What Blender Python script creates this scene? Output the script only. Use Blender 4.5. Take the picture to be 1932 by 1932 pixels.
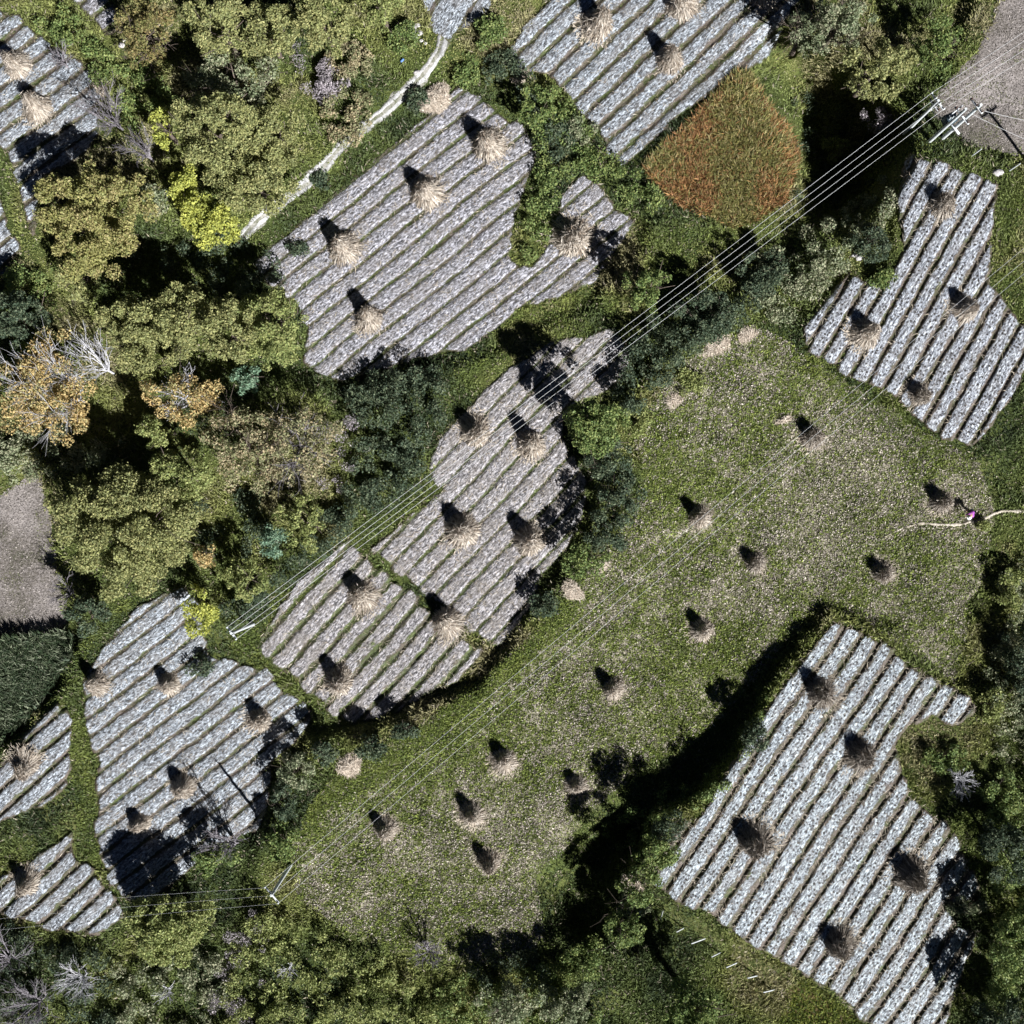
import bpy, math, random
import numpy as np
from mathutils import Vector
random.seed(7); rng = np.random.default_rng(7)
for o in list(bpy.data.objects): bpy.data.objects.remove(o)
scene = bpy.context.scene
col = scene.collection
# ---------------------------------------------------------------- camera
CAMH = 100.0; S = 20.0; C0 = 966.0            # drone height (m), reference pixels per metre at z=0, picture centre
cam_d = bpy.data.cameras.new('camera'); cam = bpy.data.objects.new('camera', cam_d); col.objects.link(cam)
cam.location = (0, 0, CAMH); cam.rotation_euler = (0, 0, 0)
cam_d.sensor_width = 36; cam_d.sensor_fit = 'HORIZONTAL'; cam_d.lens = 36 * CAMH / (1932 / S)
cam_d.clip_start = 1; cam_d.clip_end = 5000
scene.camera = cam
# ---------------------------------------------------------------- sky, sun, exposure
SUN_EL = 38.0; SH = np.array([-0.60, 0.80])     # world direction in which shadows fall
w = bpy.data.worlds.new('World'); scene.world = w; w.use_nodes = True
nt = w.node_tree; bg = nt.nodes['Background']; sky = nt.nodes.new('ShaderNodeTexSky')
sky.sky_type = 'NISHITA'; sky.sun_disc = False; sky.sun_elevation = math.radians(SUN_EL)
sky.sun_rotation = math.atan2(-SH[0], -SH[1]); sky.air_density = 0.15; sky.dust_density = 0.05; sky.ozone_density = 1.0; sky.altitude = 4000
nt.links.new(sky.outputs[0], bg.inputs[0]); bg.inputs[1].default_value = 0.05
sd = bpy.data.lights.new('sun', 'SUN'); so = bpy.data.objects.new('sun', sd); col.objects.link(so)
sd.energy = 5.0; sd.angle = math.radians(0.5); sd.color = (1.0, 0.985, 0.965)
dv = Vector((SH[0] * math.cos(math.radians(SUN_EL)), SH[1] * math.cos(math.radians(SUN_EL)), -math.sin(math.radians(SUN_EL))))
so.rotation_euler = dv.to_track_quat('-Z', 'Y').to_euler(); so.location = (40, -50, 80)
scene.view_settings.view_transform = 'Standard'; scene.view_settings.look = 'None'
scene.view_settings.exposure = 0.95; scene.view_settings.gamma = 1
scene.render.engine = 'CYCLES'
scene.cycles.max_bounces = 4; scene.cycles.diffuse_bounces = 2; scene.cycles.transmission_bounces = 2
# ---------------------------------------------------------------- helpers
def tag(o, label=None, cat=None, group=None, kind=None):
    if label: o['label'] = label
    if cat: o['category'] = cat
    if group: o['group'] = group
    if kind: o['kind'] = kind
    return o
def empty(name, loc=(0, 0, 0)):
    o = bpy.data.objects.new(name, None); o.empty_display_size = .3; col.objects.link(o); o.location = loc; return o
def W(x, y, z=0.0):
    k = (CAMH - z) / CAMH / S
    return (x - C0) * k, (C0 - y) * k
class MB:
    def __init__(s): s.v = []; s.f3 = []; s.f4 = []; s.c = []; s.n = 0
    def add(s, v, f, c=(1, 1, 1)):
        v = np.asarray(v, float).reshape(-1, 3); f = np.asarray(f, int)
        c = np.asarray(c, float)
        if c.ndim == 1: c = np.tile(c, (len(v), 1))
        s.v.append(v); s.c.append(c)
        (s.f3 if f.shape[1] == 3 else s.f4).append(f + s.n); s.n += len(v)
    def tube(s, p0, p1, r0, r1, c=(1, 1, 1), n=6, cap=True):
        p0 = np.array(p0, float); p1 = np.array(p1, float); d = p1 - p0; L = np.linalg.norm(d)
        if L < 1e-6: return
        d /= L; a = np.cross(d, [0, 0, 1.0]) if abs(d[2]) < .9 else np.cross(d, [1.0, 0, 0]); a /= np.linalg.norm(a); b = np.cross(d, a)
        t = np.arange(n) * 2 * math.pi / n
        ring = np.outer(np.cos(t), a) + np.outer(np.sin(t), b)
        v = np.vstack([p0 + ring * r0, p1 + ring * r1])
        f = [[i, (i + 1) % n, n + (i + 1) % n, n + i] for i in range(n)]
        s.add(v, f, c)
        if cap:
            v2 = np.vstack([[p1], p1 + ring * r1]); s.add(v2, [[0, 1 + i, 1 + (i + 1) % n] for i in range(n)], c)
            v2 = np.vstack([[p0], p0 + ring * r0]); s.add(v2, [[0, 1 + (i + 1) % n, 1 + i] for i in range(n)], c)
    def box(s, c, d, rz=0, col_=(1, 1, 1), ax=None):
        h = np.array(d) / 2; v = np.array([[x, y, z] for x in (-1, 1) for y in (-1, 1) for z in (-1, 1)]) * h
        if ax is not None: v = v @ np.array(ax)
        else:
            R = np.array([[math.cos(rz), math.sin(rz), 0], [-math.sin(rz), math.cos(rz), 0], [0, 0, 1]]); v = v @ R
        s.add(v + np.array(c), [[0, 1, 3, 2], [4, 6, 7, 5], [0, 4, 5, 1], [2, 3, 7, 6], [0, 2, 6, 4], [1, 5, 7, 3]], col_)
    def cards(s, P, A, B, C):
        """rhombus leaves: centres P, half axes A and B, colours C"""
        n = len(P)
        if n == 0: return
        v = np.empty((n, 4, 3)); v[:, 0] = P - A; v[:, 1] = P + B; v[:, 2] = P + A; v[:, 3] = P - B
        s.add(v.reshape(-1, 3), np.arange(n * 4).reshape(n, 4), np.repeat(C, 4, axis=0))
    def tris(s, P, A, B, C):
        """blades: base P-A..P+A, tip P+B"""
        n = len(P)
        if n == 0: return
        v = np.empty((n, 3, 3)); v[:, 0] = P - A; v[:, 1] = P + A; v[:, 2] = P + B
        s.add(v.reshape(-1, 3), np.arange(n * 3).reshape(n, 3), np.repeat(C, 3, axis=0))
    def mesh(s, name):
        v = np.vstack(s.v); c = np.vstack(s.c)
        f3 = np.vstack(s.f3) if s.f3 else np.zeros((0, 3), int); f4 = np.vstack(s.f4) if s.f4 else np.zeros((0, 4), int)
        return raw_mesh(name, v, f3, f4, c)
    def build(s, name, mat, parent=None, off=None):
        if off is not None: s.v = [v - np.array(off) for v in s.v]
        me = s.mesh(name); me.materials.append(mat)
        o = bpy.data.objects.new(name, me); col.objects.link(o)
        if parent: o.parent = parent
        return o
def raw_mesh(name, v, f3, f4, c=None):
    me = bpy.data.meshes.new(name)
    me.vertices.add(len(v)); me.vertices.foreach_set('co', v.astype(np.float32).ravel())
    nl = f3.size + f4.size; me.loops.add(nl)
    me.loops.foreach_set('vertex_index', np.concatenate([f3.ravel(), f4.ravel()]).astype(np.int32))
    me.polygons.add(len(f3) + len(f4))
    st = np.concatenate([np.arange(len(f3)) * 3, f3.size + np.arange(len(f4)) * 4])
    me.polygons.foreach_set('loop_start', st.astype(np.int32))
    me.update(calc_edges=True)
    if c is not None:
        a = me.attributes.new('Col', 'FLOAT_COLOR', 'POINT')
        a.data.foreach_set('color', np.hstack([c, np.ones((len(c), 1))]).astype(np.float32).ravel())
    me.validate()
    return me
def inpoly(x, y, poly):
    r = np.zeros(np.shape(x), bool); n = len(poly)
    for i in range(n):
        x0, y0 = poly[i]; x1, y1 = poly[(i + 1) % n]
        if y0 == y1: continue
        c = ((y0 > y) != (y1 > y)) & (x < (x1 - x0) * (y - y0) / (y1 - y0) + x0); r ^= c
    return r
def blur(a, sg):
    k = int(sg * 3) + 1; g = np.exp(-np.arange(-k, k + 1) ** 2 / (2 * sg * sg)); g /= g.sum()
    p = np.pad(a, k, mode='edge')
    p = np.apply_along_axis(lambda m: np.convolve(m, g, 'valid'), 0, p)
    return np.apply_along_axis(lambda m: np.convolve(m, g, 'valid'), 1, p)
_NT = rng.random((256, 256))
def vnoise(x, y, sc, seed=0):
    x = np.asarray(x) / sc + seed * 17.3; y = np.asarray(y) / sc + seed * 31.7
    xi = np.floor(x).astype(int); yi = np.floor(y).astype(int); fx = x - xi; fy = y - yi
    fx = fx * fx * (3 - 2 * fx); fy = fy * fy * (3 - 2 * fy)
    g = lambda a, b: _NT[a % 256, b % 256]
    return (g(xi, yi) * (1 - fx) + g(xi + 1, yi) * fx) * (1 - fy) + (g(xi, yi + 1) * (1 - fx) + g(xi + 1, yi + 1) * fx) * fy
def fbm(x, y, sc, seed=0): return (vnoise(x, y, sc, seed) * .55 + vnoise(x, y, sc * .47, seed + 3) * .3 + vnoise(x, y, sc * .21, seed + 5) * .15)
# ---------------------------------------------------------------- materials
def mat(name): 
    m = bpy.data.materials.new(name); m.use_nodes = True; m.node_tree.nodes.clear(); return m
def N(m, t, **k):
    n = m.node_tree.nodes.new(t)
    for a, b in k.items():
        if a == 'i':
            for q, r in b.items(): n.inputs[q].default_value = r
        else: setattr(n, a, b)
    return n
def L(m, a, b): m.node_tree.links.new(a, b)
def ramp(m, src, stops):
    r = N(m, 'ShaderNodeValToRGB'); e = r.color_ramp.elements
    while len(e) < len(stops): e.new(.5)
    for q, (p, c) in zip(e, stops): q.position = p; q.color = (*c, 1) if len(c) == 3 else c
    L(m, src, r.inputs[0]); return r.outputs[0]
def mixc(m, f, a, b, mode='MIX'):
    n = N(m, 'ShaderNodeMix', data_type='RGBA', blend_type=mode)
    for s, i in ((f, 0), (a, 6), (b, 7)):
        if hasattr(s, 'links'): L(m, s, n.inputs[i])
        else: n.inputs[i].default_value = s if i == 0 else (*s, 1)
    return n.outputs[2]
def mth(m, op, a, b=None, clamp=False):
    n = N(m, 'ShaderNodeMath', operation=op, use_clamp=clamp)
    for s, i in ((a, 0), (b, 1)):
        if s is None: continue
        if hasattr(s, 'links'): L(m, s, n.inputs[i])
        else: n.inputs[i].default_value = s
    return n.outputs[0]
def noise(m, vec, sc, det=3, rough=.6, dist=0):
    n = N(m, 'ShaderNodeTexNoise', i={'Scale': sc, 'Detail': det, 'Roughness': rough, 'Distortion': dist})
    if vec: L(m, vec, n.inputs['Vector'])
    return n.outputs[0]
def out(m, colr, rough=.9, bump=None, bd=.05, bs=1.0, spec=.2, transl=0):
    o = N(m, 'ShaderNodeOutputMaterial'); p = N(m, 'ShaderNodeBsdfPrincipled', i={'Roughness': rough, 'Specular IOR Level': spec})
    if hasattr(colr, 'links'): L(m, colr, p.inputs['Base Color'])
    else: p.inputs['Base Color'].default_value = (*colr, 1)
    if bump is not None:
        b = N(m, 'ShaderNodeBump', i={'Strength': bs, 'Distance': bd}); L(m, bump, b.inputs['Height']); L(m, b.outputs[0], p.inputs['Normal'])
    if transl:
        t = N(m, 'ShaderNodeBsdfTranslucent'); mx = N(m, 'ShaderNodeMixShader', i={0: transl})
        if hasattr(colr, 'links'): L(m, colr, t.inputs[0])
        L(m, p.outputs[0], mx.inputs[1]); L(m, t.outputs[0], mx.inputs[2]); L(m, mx.outputs[0], o.inputs[0])
    else: L(m, p.outputs[0], o.inputs[0])
    return m
def objc(m): return N(m, 'ShaderNodeTexCoord').outputs['Object']
def leafmat(name, transl=.3, rough=.6, spec=.3, sat=.86):
    m = mat(name); a = N(m, 'ShaderNodeAttribute', attribute_name='Col'); n = noise(m, objc(m), 9, 2)
    c = mixc(m, 1.0, a.outputs[0], ramp(m, n, [(.3, (.72,) * 3), (.7, (1.25,) * 3)]), 'MULTIPLY')
    hs = N(m, 'ShaderNodeHueSaturation', i={'Saturation': sat}); L(m, c, hs.inputs['Color'])
    return out(m, hs.outputs[0], rough, spec=spec, transl=transl)
M_leaf = leafmat('leaves', sat=.92); M_straw = leafmat('straw', .12, .7, .25); M_grass = leafmat('grass_blades', .18, .6, .3, .96)
def m_bark(name, c1, c2):
    m = mat(name); n = noise(m, objc(m), 6, 4); return out(m, ramp(m, n, [(.35, c1), (.65, c2)]), .9, n, .02)
M_bark = m_bark('bark', (.07, .055, .045), (.16, .13, .11)); M_pale = m_bark('pale_bark', (.34, .34, .36), (.62, .62, .66)); M_grey = m_bark('grey_bark', (.12, .11, .12), (.30, .28, .31))
M_conc = m_bark('concrete', (.42, .45, .46), (.66, .70, .72)); M_steel = m_bark('galvanised_steel', (.45, .48, .5), (.7, .73, .75))
M_rock = m_bark('stone', (.28, .27, .27), (.62, .60, .60))
def m_plain(name, c, rough=.5, spec=.4):
    m = mat(name); n = noise(m, objc(m), 14, 3); return out(m, mixc(m, 1.0, c, ramp(m, n, [(.3, (.8,) * 3), (.7, (1.1,) * 3)]), 'MULTIPLY'), rough, spec=spec)
M_wire = m_plain('aluminium_wire', (.72, .74, .76), .5, .5); M_darkmetal = m_plain('dark_transformer_paint', (.05, .08, .10)); M_porc = m_plain('porcelain', (.10, .06, .05), .3)
def m_ground(name, stops, sc=.35, fine=7, bd=.12, stretch=None):
    m = mat(name); v = objc(m)
    a = noise(m, v, sc, 5, .65); b = noise(m, v, fine, 4, .7)
    f = mth(m, 'ADD', mth(m, 'MULTIPLY', a, .55), mth(m, 'MULTIPLY', b, .45))
    c = ramp(m, f, stops); hb = noise(m, v, fine * .6, 5, .7)
    return out(m, c, .95, hb, bd, spec=.1)
M_ground = m_ground('rough_grass_ground', [(.36, (.022, .03, .010)), (.46, (.055, .075, .022)), (.54, (.10, .12, .035)), (.66, (.18, .17, .08))], .16)
M_meadow = m_ground('mown_meadow_ground', [(.40, (.022, .026, .012)), (.47, (.09, .105, .04)), (.53, (.17, .17, .09)), (.61, (.44, .40, .34))], .2, 4.5, .2)
M_fallow = m_ground('bare_tilled_soil', [(.38, (.075, .08, .05)), (.45, (.14, .125, .11)), (.51, (.21, .19, .18)), (.6, (.33, .30, .29))], .16, 6, .16)
M_crop = m_ground('crop_soil', [(.38, (.045, .038, .018)), (.6, (.15, .11, .05))], .2, 6)
M_track = m_ground('dusty_track', [(.38, (.11, .11, .10)), (.47, (.27, .27, .27)), (.6, (.48, .48, .49))], .8, 6, .06)
M_verge = m_ground('worn_verge', [(.40, (.07, .08, .04)), (.49, (.17, .17, .14)), (.6, (.32, .31, .29))], .6, 5, .06)
M_path = m_ground('trodden_path', [(.36, (.20, .18, .14)), (.48, (.38, .34, .28)), (.6, (.55, .50, .44))], .5, 7, .05)
def m_film(name, tint, weed, hole, dirt):
    m = mat(name); fc = N(m, 'ShaderNodeAttribute', attribute_name='fc').outputs['Vector']; bed = N(m, 'ShaderNodeAttribute', attribute_name='bed').outputs['Fac']
    mp = N(m, 'ShaderNodeMapping', i={'Scale': (.42, 1.0, 1.0)}); L(m, fc, mp.inputs[0]); v = mp.outputs[0]
    v0 = fc
    e = noise(m, v, 1.9, 5, .8); big = noise(m, v0, .13, 3, .6)
    msk = mth(m, 'ADD', bed, mth(m, 'MULTIPLY', mth(m, 'SUBTRACT', e, .5), 2.6))
    msk = mth(m, 'SUBTRACT', msk, mth(m, 'MULTIPLY', mth(m, 'SUBTRACT', big, .54, True), 5.0 * dirt))
    msk = mth(m, 'MULTIPLY', mth(m, 'SUBTRACT', msk, .36), 4.5, True)
    fine = noise(m, v, 5.5, 4, .78, .6)
    t = np.array(tint) * .82
    film = ramp(m, fine, [(.36, t * .05), (.44, t * .22), (.5, t * .52), (.56, t * .9), (.64, np.minimum(t * 1.4, .93))])
    dust = noise(m, v, .9, 4, .7); film = mixc(m, ramp(m, dust, [(.44, (0, 0, 0)), (.62, (dirt * 1.1,) * 3)]), film, (.25, .225, .205))
    wr = noise(m, v, 12, 2, .7); film = mixc(m, ramp(m, wr, [(.36, (.8,) * 3), (.47, (0, 0, 0))]), film, (.045, .045, .05))
    vo = N(m, 'ShaderNodeTexVoronoi', feature='F1', i={'Scale': 2.5, 'Randomness': .45}); L(m, v0, vo.inputs['Vector'])
    hm = ramp(m, vo.outputs['Distance'], [(.19, (hole,) * 3), (.36, (0, 0, 0))])
    film = mixc(m, hm, film, (.035, .03, .028))
    wn = noise(m, v, 1.1, 4, .7)
    soil = ramp(m, mth(m, 'ADD', wn, weed - .5), [(.36, (.16, .13, .11)), (.48, (.10, .09, .055)), (.58, (.075, .10, .03)), (.72, (.14, .18, .05))])
    soil = mixc(m, ramp(m, noise(m, v0, 9, 2, .7), [(.35, (.55,) * 3), (.65, (0, 0, 0))]), soil, (.02, .018, .012))
    c = mixc(m, msk, soil, film)
    return out(m, c, .42, noise(m, v, 4.2, 4, .7, .5), .26, 1.0, spec=.35)
# ---------------------------------------------------------------- layout polygons (picture units)
F1 = [(473,507),(473,495),(553,430),(644,355),(711,300),(787,233),(830,190),(861,163),(897,180),(944,213),(994,247),(1012,293),(997,337),(975,400),(964,440),(960,480),(977,500),(1004,503),(1028,470),(1044,423),(1061,367),(1087,330),(1134,347),(1164,390),(1204,417),(1181,447),(1144,500),(1121,530),(1061,560),(977,580),(944,623),(877,661),(827,667),(711,697),(664,714),(644,727),(573,687),(580,617),(547,567)]
M1 = [(694,1037),(831,927),(811,884),(827,821),(944,704),(1011,664),(1044,640),(1100,632),(1160,622),(1191,660),(1171,727),(1087,764),(1057,804),(1077,857),(1107,911),(1104,977),(1061,1044),(1014,1091),(1014,1131),(957,1207),(930,1222),(804,1125)]
M2 = [(653,1017),(694,1052),(744,1096),(800,1139),(856,1184),(911,1232),(857,1291),(804,1311),(711,1361),(660,1370),(600,1325),(540,1270),(480,1217),(550,1110)]
LL = [(310,1117),(353,1104),(370,1150),(400,1237),(500,1261),(533,1295),(593,1351),(560,1400),(510,1440),(505,1521),(480,1575),(400,1590),(360,1640),(300,1700),(230,1700),(187,1631),(180,1571),(180,1421),(157,1355),(153,1288),(160,1277),(200,1211),(260,1144)]
W1 = [(-60,1475),(0,1435),(113,1321),(130,1355),(133,1475),(83,1521),(0,1548),(-60,1590)]
W2 = [(-60,1700),(0,1655),(43,1625),(110,1588),(133,1571),(143,1621),(193,1658),(233,1728),(180,1771),(67,1745),(0,1721),(-60,1740)]
LR = [(1578,1167),(1541,1211),(1475,1288),(1381,1445),(1321,1541),(1288,1548),(1224,1658),(1288,1701),(1355,1731),(1431,1788),(1521,1835),(1588,1888),(1638,1932),(1680,1975),(1770,1975),(1821,1821),(1848,1755),(1815,1750),(1782,1722),(1795,1705),(1840,1700),(1851,1688),(1828,1628),(1781,1548),(1721,1501),(1701,1441),(1688,1398),(1715,1371),(1761,1348),(1801,1368),(1845,1341),(1831,1315),(1738,1264),(1665,1211),(1621,1184)]
UR = [(1718,290),(1771,300),(1881,353),(1871,440),(1868,533),(1911,583),(1955,640),(1945,680),(1908,751),(1868,804),(1835,844),(1781,821),(1688,751),(1608,717),(1521,651),(1515,620),(1571,547),(1605,510),(1648,533),(1681,513),(1705,467),(1695,383),(1701,317)]
TT = [(961,93),(994,43),(1040,-10),(1080,-60),(1600,-60),(1500,10),(1475,60),(1450,110),(1388,140),(1288,213),(1177,313),(1154,310),(1137,267),(1094,207),(1044,150),(977,133)]
LT = [(-60,-30),(0,7),(33,33),(67,60),(117,100),(150,117),(187,167),(190,250),(150,300),(80,330),(67,453),(43,393),(33,333),(7,290),(-60,240)]
TS = [(130,-20),(137,0),(200,70),(227,57),(200,-20)]
WS = [(-60,330),(0,367),(20,433),(35,480),(10,520),(-60,520)]
NF = [(780,-60),(794,0),(817,57),(847,77),(890,53),(920,20),(950,-60)]
W0 = [(-60,940),(0,934),(47,901),(80,897),(93,977),(110,1077),(133,1177),(110,1190),(0,1204),(-60,1210)]
TRF = [(1900,-60),(1881,0),(1841,100),(1755,187),(1765,225),(1801,260),(1855,287),(2000,292),(2100,200),(2100,-60)]
RED = [(1385,136),(1400,134),(1425,147),(1455,207),(1495,253),(1508,300),(1485,377),(1421,417),(1381,430),(1338,407),(1288,390),(1261,367),(1211,317),(1244,280),(1288,247)]
CORN = [(-60,1210),(0,1206),(110,1192),(135,1195),(135,1240),(100,1290),(60,1345),(0,1400),(-60,1440)]
CLOV = [(1488,1858),(1521,1848),(1600,1905),(1640,1950),(1640,1990),(1440,1990),(1468,1932)]
MEAD = [(1290,680),(1345,640),(1420,610),(1480,640),(1530,680),(1640,745),(1780,835),(1845,870),(1875,960),(1862,1060),(1830,1130),(1822,1200),(1800,1290),(1700,1220),(1630,1170),(1545,1140),(1480,1215),(1400,1310),(1310,1400),(1200,1460),(1100,1540),(1070,1600),(1010,1650),(1030,1780),(900,1830),(730,1785),(640,1750),(560,1690),(545,1590),(590,1510),(650,1440),(780,1370),(900,1290),(1000,1200),(1080,1110),(1150,1030),(1200,960),(1212,880),(1190,820),(1240,745)]
TRACK = [(846,-20),(845,20),(843,55),(825,105),(800,140),(770,170),(720,215),(660,260),(620,300),(578,348),(520,390),(480,420),(448,458)]
PATH = [(1960,968),(1932,965),(1890,963),(1850,982),(1800,990),(1735,987),(1690,1002),(1640,1025),(1590,1045)]
# ---------------------------------------------------------------- terrain heights (terraces)
STEP = 4; G0 = -240; G1 = 2172
gx = np.arange(G0, G1 + 1, STEP); GX, GY = np.meshgrid(gx, gx)
wob = (fbm(GX, GY, 70, 1) - .5) * 42
HZ = np.zeros(GX.shape)
def zone(poly, z): HZ[inpoly(GX + wob, GY + wob, poly)] = z
zone([(480,2400),(480,1575),(515,1480),(580,1400),(720,1378),(870,1300),(965,1215),(1045,1115),(1105,1030),(1122,950),(1118,880),(1080,810),(1180,745),(1260,650),(1400,570),(1500,490),(1690,275),(1800,235),(2400,-40),(2400,-400),(-400,-400),(-400,2400)], -1.3)
zone([(430,470),(850,110),(960,140),(1250,410),(1200,500),(1120,565),(960,650),(850,690),(650,745),(540,700)], -2.2)
zone([(940,110),(1040,-40),(1080,-400),(1700,-400),(1600,0),(1475,60),(1390,150),(1180,325),(1130,300)], -1.7)
zone([(-400,900),(100,880),(150,1190),(100,1310),(0,1405),(-400,1600)], -3.2)
zone([(1560,1150),(1500,1240),(1420,1355),(1340,1460),(1230,1550),(1175,1640),(1220,1690),(1480,1850),(1640,2000),(2400,2400),(2400,1150),(1900,1280),(1800,1300),(1700,1190)], 2.9)
zone([(1690,280),(1715,215),(1800,100),(1850,-60),(1900,-400),(2400,-400),(2400,290),(1900,300),(1760,275)], -.2)
zone([(1700,285),(1680,430),(1650,545),(1605,500),(1505,620),(1620,730),(1850,865),(2400,800),(2400,270),(1900,300)], .8)
LRM = HZ > 2.5; HZ[LRM] = 1.0 + 1.9 * np.clip((1600 - GX[LRM]) / 260, 0, 1)
HZ = blur(HZ, 2.3)
shade_hollow = blur(inpoly(GX, GY, [(1450,70),(1560,110),(1640,180),(1700,270),(1690,300),(1610,400),(1540,420),(1510,300),(1480,220),(1440,130)]).astype(float), 6); HZ -= 8.0 * shade_hollow  # added hollow, sunk deep so this area lies in black shadow
shade_pit = blur(inpoly(GX, GY, [(1080,1585),(1130,1550),(1220,1545),(1195,1610),(1150,1650),(1140,1770),(1070,1765),(1025,1670),(1020,1640),(1070,1630)]).astype(float), 5); HZ -= 3.4 * shade_pit  # ground lowered here only to widen the shadow under the terrace edge
HZ += (fbm(GX, GY, 45, 2) - .5) * .22 + (fbm(GX, GY, 320, 4) - .5) * .5
def TZ(x, y):
    fx = np.clip((np.asarray(x, float) - G0) / STEP, 0, len(gx) - 1.001); fy = np.clip((np.asarray(y, float) - G0) / STEP, 0, len(gx) - 1.001)
    i = fx.astype(int); j = fy.astype(int); a = fx - i; b = fy - j
    return (HZ[j, i] * (1 - a) + HZ[j, i + 1] * a) * (1 - b) + (HZ[j + 1, i] * (1 - a) + HZ[j + 1, i + 1] * a) * b
def gp(x, y, dz=0.0):
    """ground point seen at picture point x,y"""
    z = float(TZ(x, y)) + dz; X, Y = W(x, y, z); return (X, Y, z)
# ground: one sheet reaching the horizon
ext = 240 * 1.35 ** np.arange(1, 17)
gxx = np.concatenate([G0 - ext[::-1], gx, G1 + ext])
EX, EY = np.meshgrid(gxx, gxx); EZ = TZ(EX, EY)
far = np.clip((np.hypot(EX - C0, EY - C0) - 1700) / 3000, 0, 1); EZ = EZ * (1 - far)
k = (CAMH - EZ) / CAMH / S; V = np.stack([(EX - C0) * k, (C0 - EY) * k, EZ], -1).reshape(-1, 3)
n = len(gxx); idx = np.arange(n * n).reshape(n, n)
F = np.stack([idx[:-1, :-1], idx[1:, :-1], idx[1:, 1:], idx[:-1, 1:]], -1).reshape(-1, 4)
me = raw_mesh('ground', V, np.zeros((0, 3), int), F); me.materials.append(M_ground)
for p in me.polygons: pass
g = bpy.data.objects.new('ground', me); col.objects.link(g); tag(g, kind='structure')
me.polygons.foreach_set('use_smooth', np.ones(len(me.polygons), bool))
# sheets laid on the ground
occ = np.zeros(HZ.shape, bool)      # where a field lies: no wild grass
def sheet(name, poly, m, step=3.0, ang=None, period=1.65, bedh=.22, lift=.05, phase=0, rag=5, fur=.24, occupy=True, smooth_=True):
    if occupy: occ[inpoly(GX, GY, poly)] = True
    P = np.array(poly); x0, y0 = P.min(0) - 8; x1, y1 = P.max(0) + 8
    xs = np.arange(x0, x1, step); ys = np.arange(y0, y1, step); X, Y = np.meshgrid(xs, ys)
    wx = X + (vnoise(X, Y, 14, 8) - .5) * rag * 2 + (vnoise(X, Y, 5, 9) - .5) * rag; wy = Y + (vnoise(X, Y, 14, 11) - .5) * rag * 2 + (vnoise(X, Y, 5, 12) - .5) * rag
    kk = 1 / S
    if ang is not None:
        a = math.radians(ang); wxm = (X - C0) * kk; wym = (C0 - Y) * kk
        u = wxm * math.cos(a) + wym * math.sin(a); v = -wxm * math.sin(a) + wym * math.cos(a)
        v = v + (vnoise(X, Y, 150, 21) - .5) * .35 + (vnoise(X, Y, 30, 22) - .5) * .14
        row = np.floor(v / period + phase); sh_ = (_NT[row.astype(int) % 256, 7] - .5) * 14
        wx = wx + sh_ * math.cos(a); wy = wy - sh_ * math.sin(a)
    ins = inpoly(wx, wy, poly).astype(float); soft = blur(ins, 1.2)
    e = np.clip((soft - .25) / .5, 0, 1)
    Z = TZ(X, Y)
    fc = np.zeros(X.shape + (3,)); bed = np.ones(X.shape)
    if ang is not None:
        ph = (v / period + phase) % 1.0; d = np.minimum(ph, 1 - ph)      # 0 at the furrow, .5 mid-bed
        wv = fur * (.6 + .9 * vnoise(u * 20 + row * 977, row * 53.1, 120, 5)) * .5
        bed = np.clip((d - wv * .25) / (wv * 1.5 + .04), 0, 1) * np.clip((blur(ins, 3.2) - .42) * 2.6 + (vnoise(X, Y, 7, 44) - .5) * .5, 0, 1)
        Z = Z + (np.sin(np.clip(d / .26, 0, 1) * 1.5708) ** .8 - .5) * bedh * 1.7 * e
        fc[..., 0] = u; fc[..., 1] = v
    else: fc[..., 0] = X * kk; fc[..., 1] = Y * kk
    Z = Z - .12 + (lift + .12 + (bedh * .5 if ang is not None else 0)) * e
    kz = (CAMH - Z) / CAMH / S; V = np.stack([(X - C0) * kz, (C0 - Y) * kz, Z], -1).reshape(-1, 3)
    keep = soft > .04; nx = X.shape[1]; id_ = np.arange(X.size).reshape(X.shape)
    c = keep[:-1, :-1] & keep[1:, :-1] & keep[1:, 1:] & keep[:-1, 1:]
    F = np.stack([id_[:-1, :-1], id_[1:, :-1], id_[1:, 1:], id_[:-1, 1:]], -1)[c]
    used, inv = np.unique(F, return_inverse=True); F = inv.reshape(-1, 4); V = V[used]
    me = raw_mesh(name, V, np.zeros((0, 3), int), F); me.materials.append(m)
    if ang is not None:
        at = me.attributes.new('fc', 'FLOAT_VECTOR', 'POINT'); at.data.foreach_set('vector', fc.reshape(-1, 3)[used].astype(np.float32).ravel())
        at = me.attributes.new('bed', 'FLOAT', 'POINT'); at.data.foreach_set('value', bed.ravel()[used].astype(np.float32))
    me.polygons.foreach_set('use_smooth', np.ones(len(me.polygons), bool))
    o = bpy.data.objects.new(name, me); col.objects.link(o); tag(o, kind='structure'); return o
def strip_poly(pts, wds):
    P = np.array(pts, float); T = np.gradient(P, axis=0); T /= np.linalg.norm(T, axis=1)[:, None]; Nn = np.stack([-T[:, 1], T[:, 0]], 1)
    wds = np.array(wds)[:, None] if np.ndim(wds) else wds
    return [tuple(p) for p in np.vstack([P + Nn * wds, (P - Nn * wds)[::-1]])]
warm = (.66, .65, .70); cool = (.60, .655, .73)
Ff1 = m_film('mulch_film_grey', (.66, .66, .74), .50, .55, .4); Fm = m_film('mulch_film_warm', (.67, .645, .68), .55, .6, .6)
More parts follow.
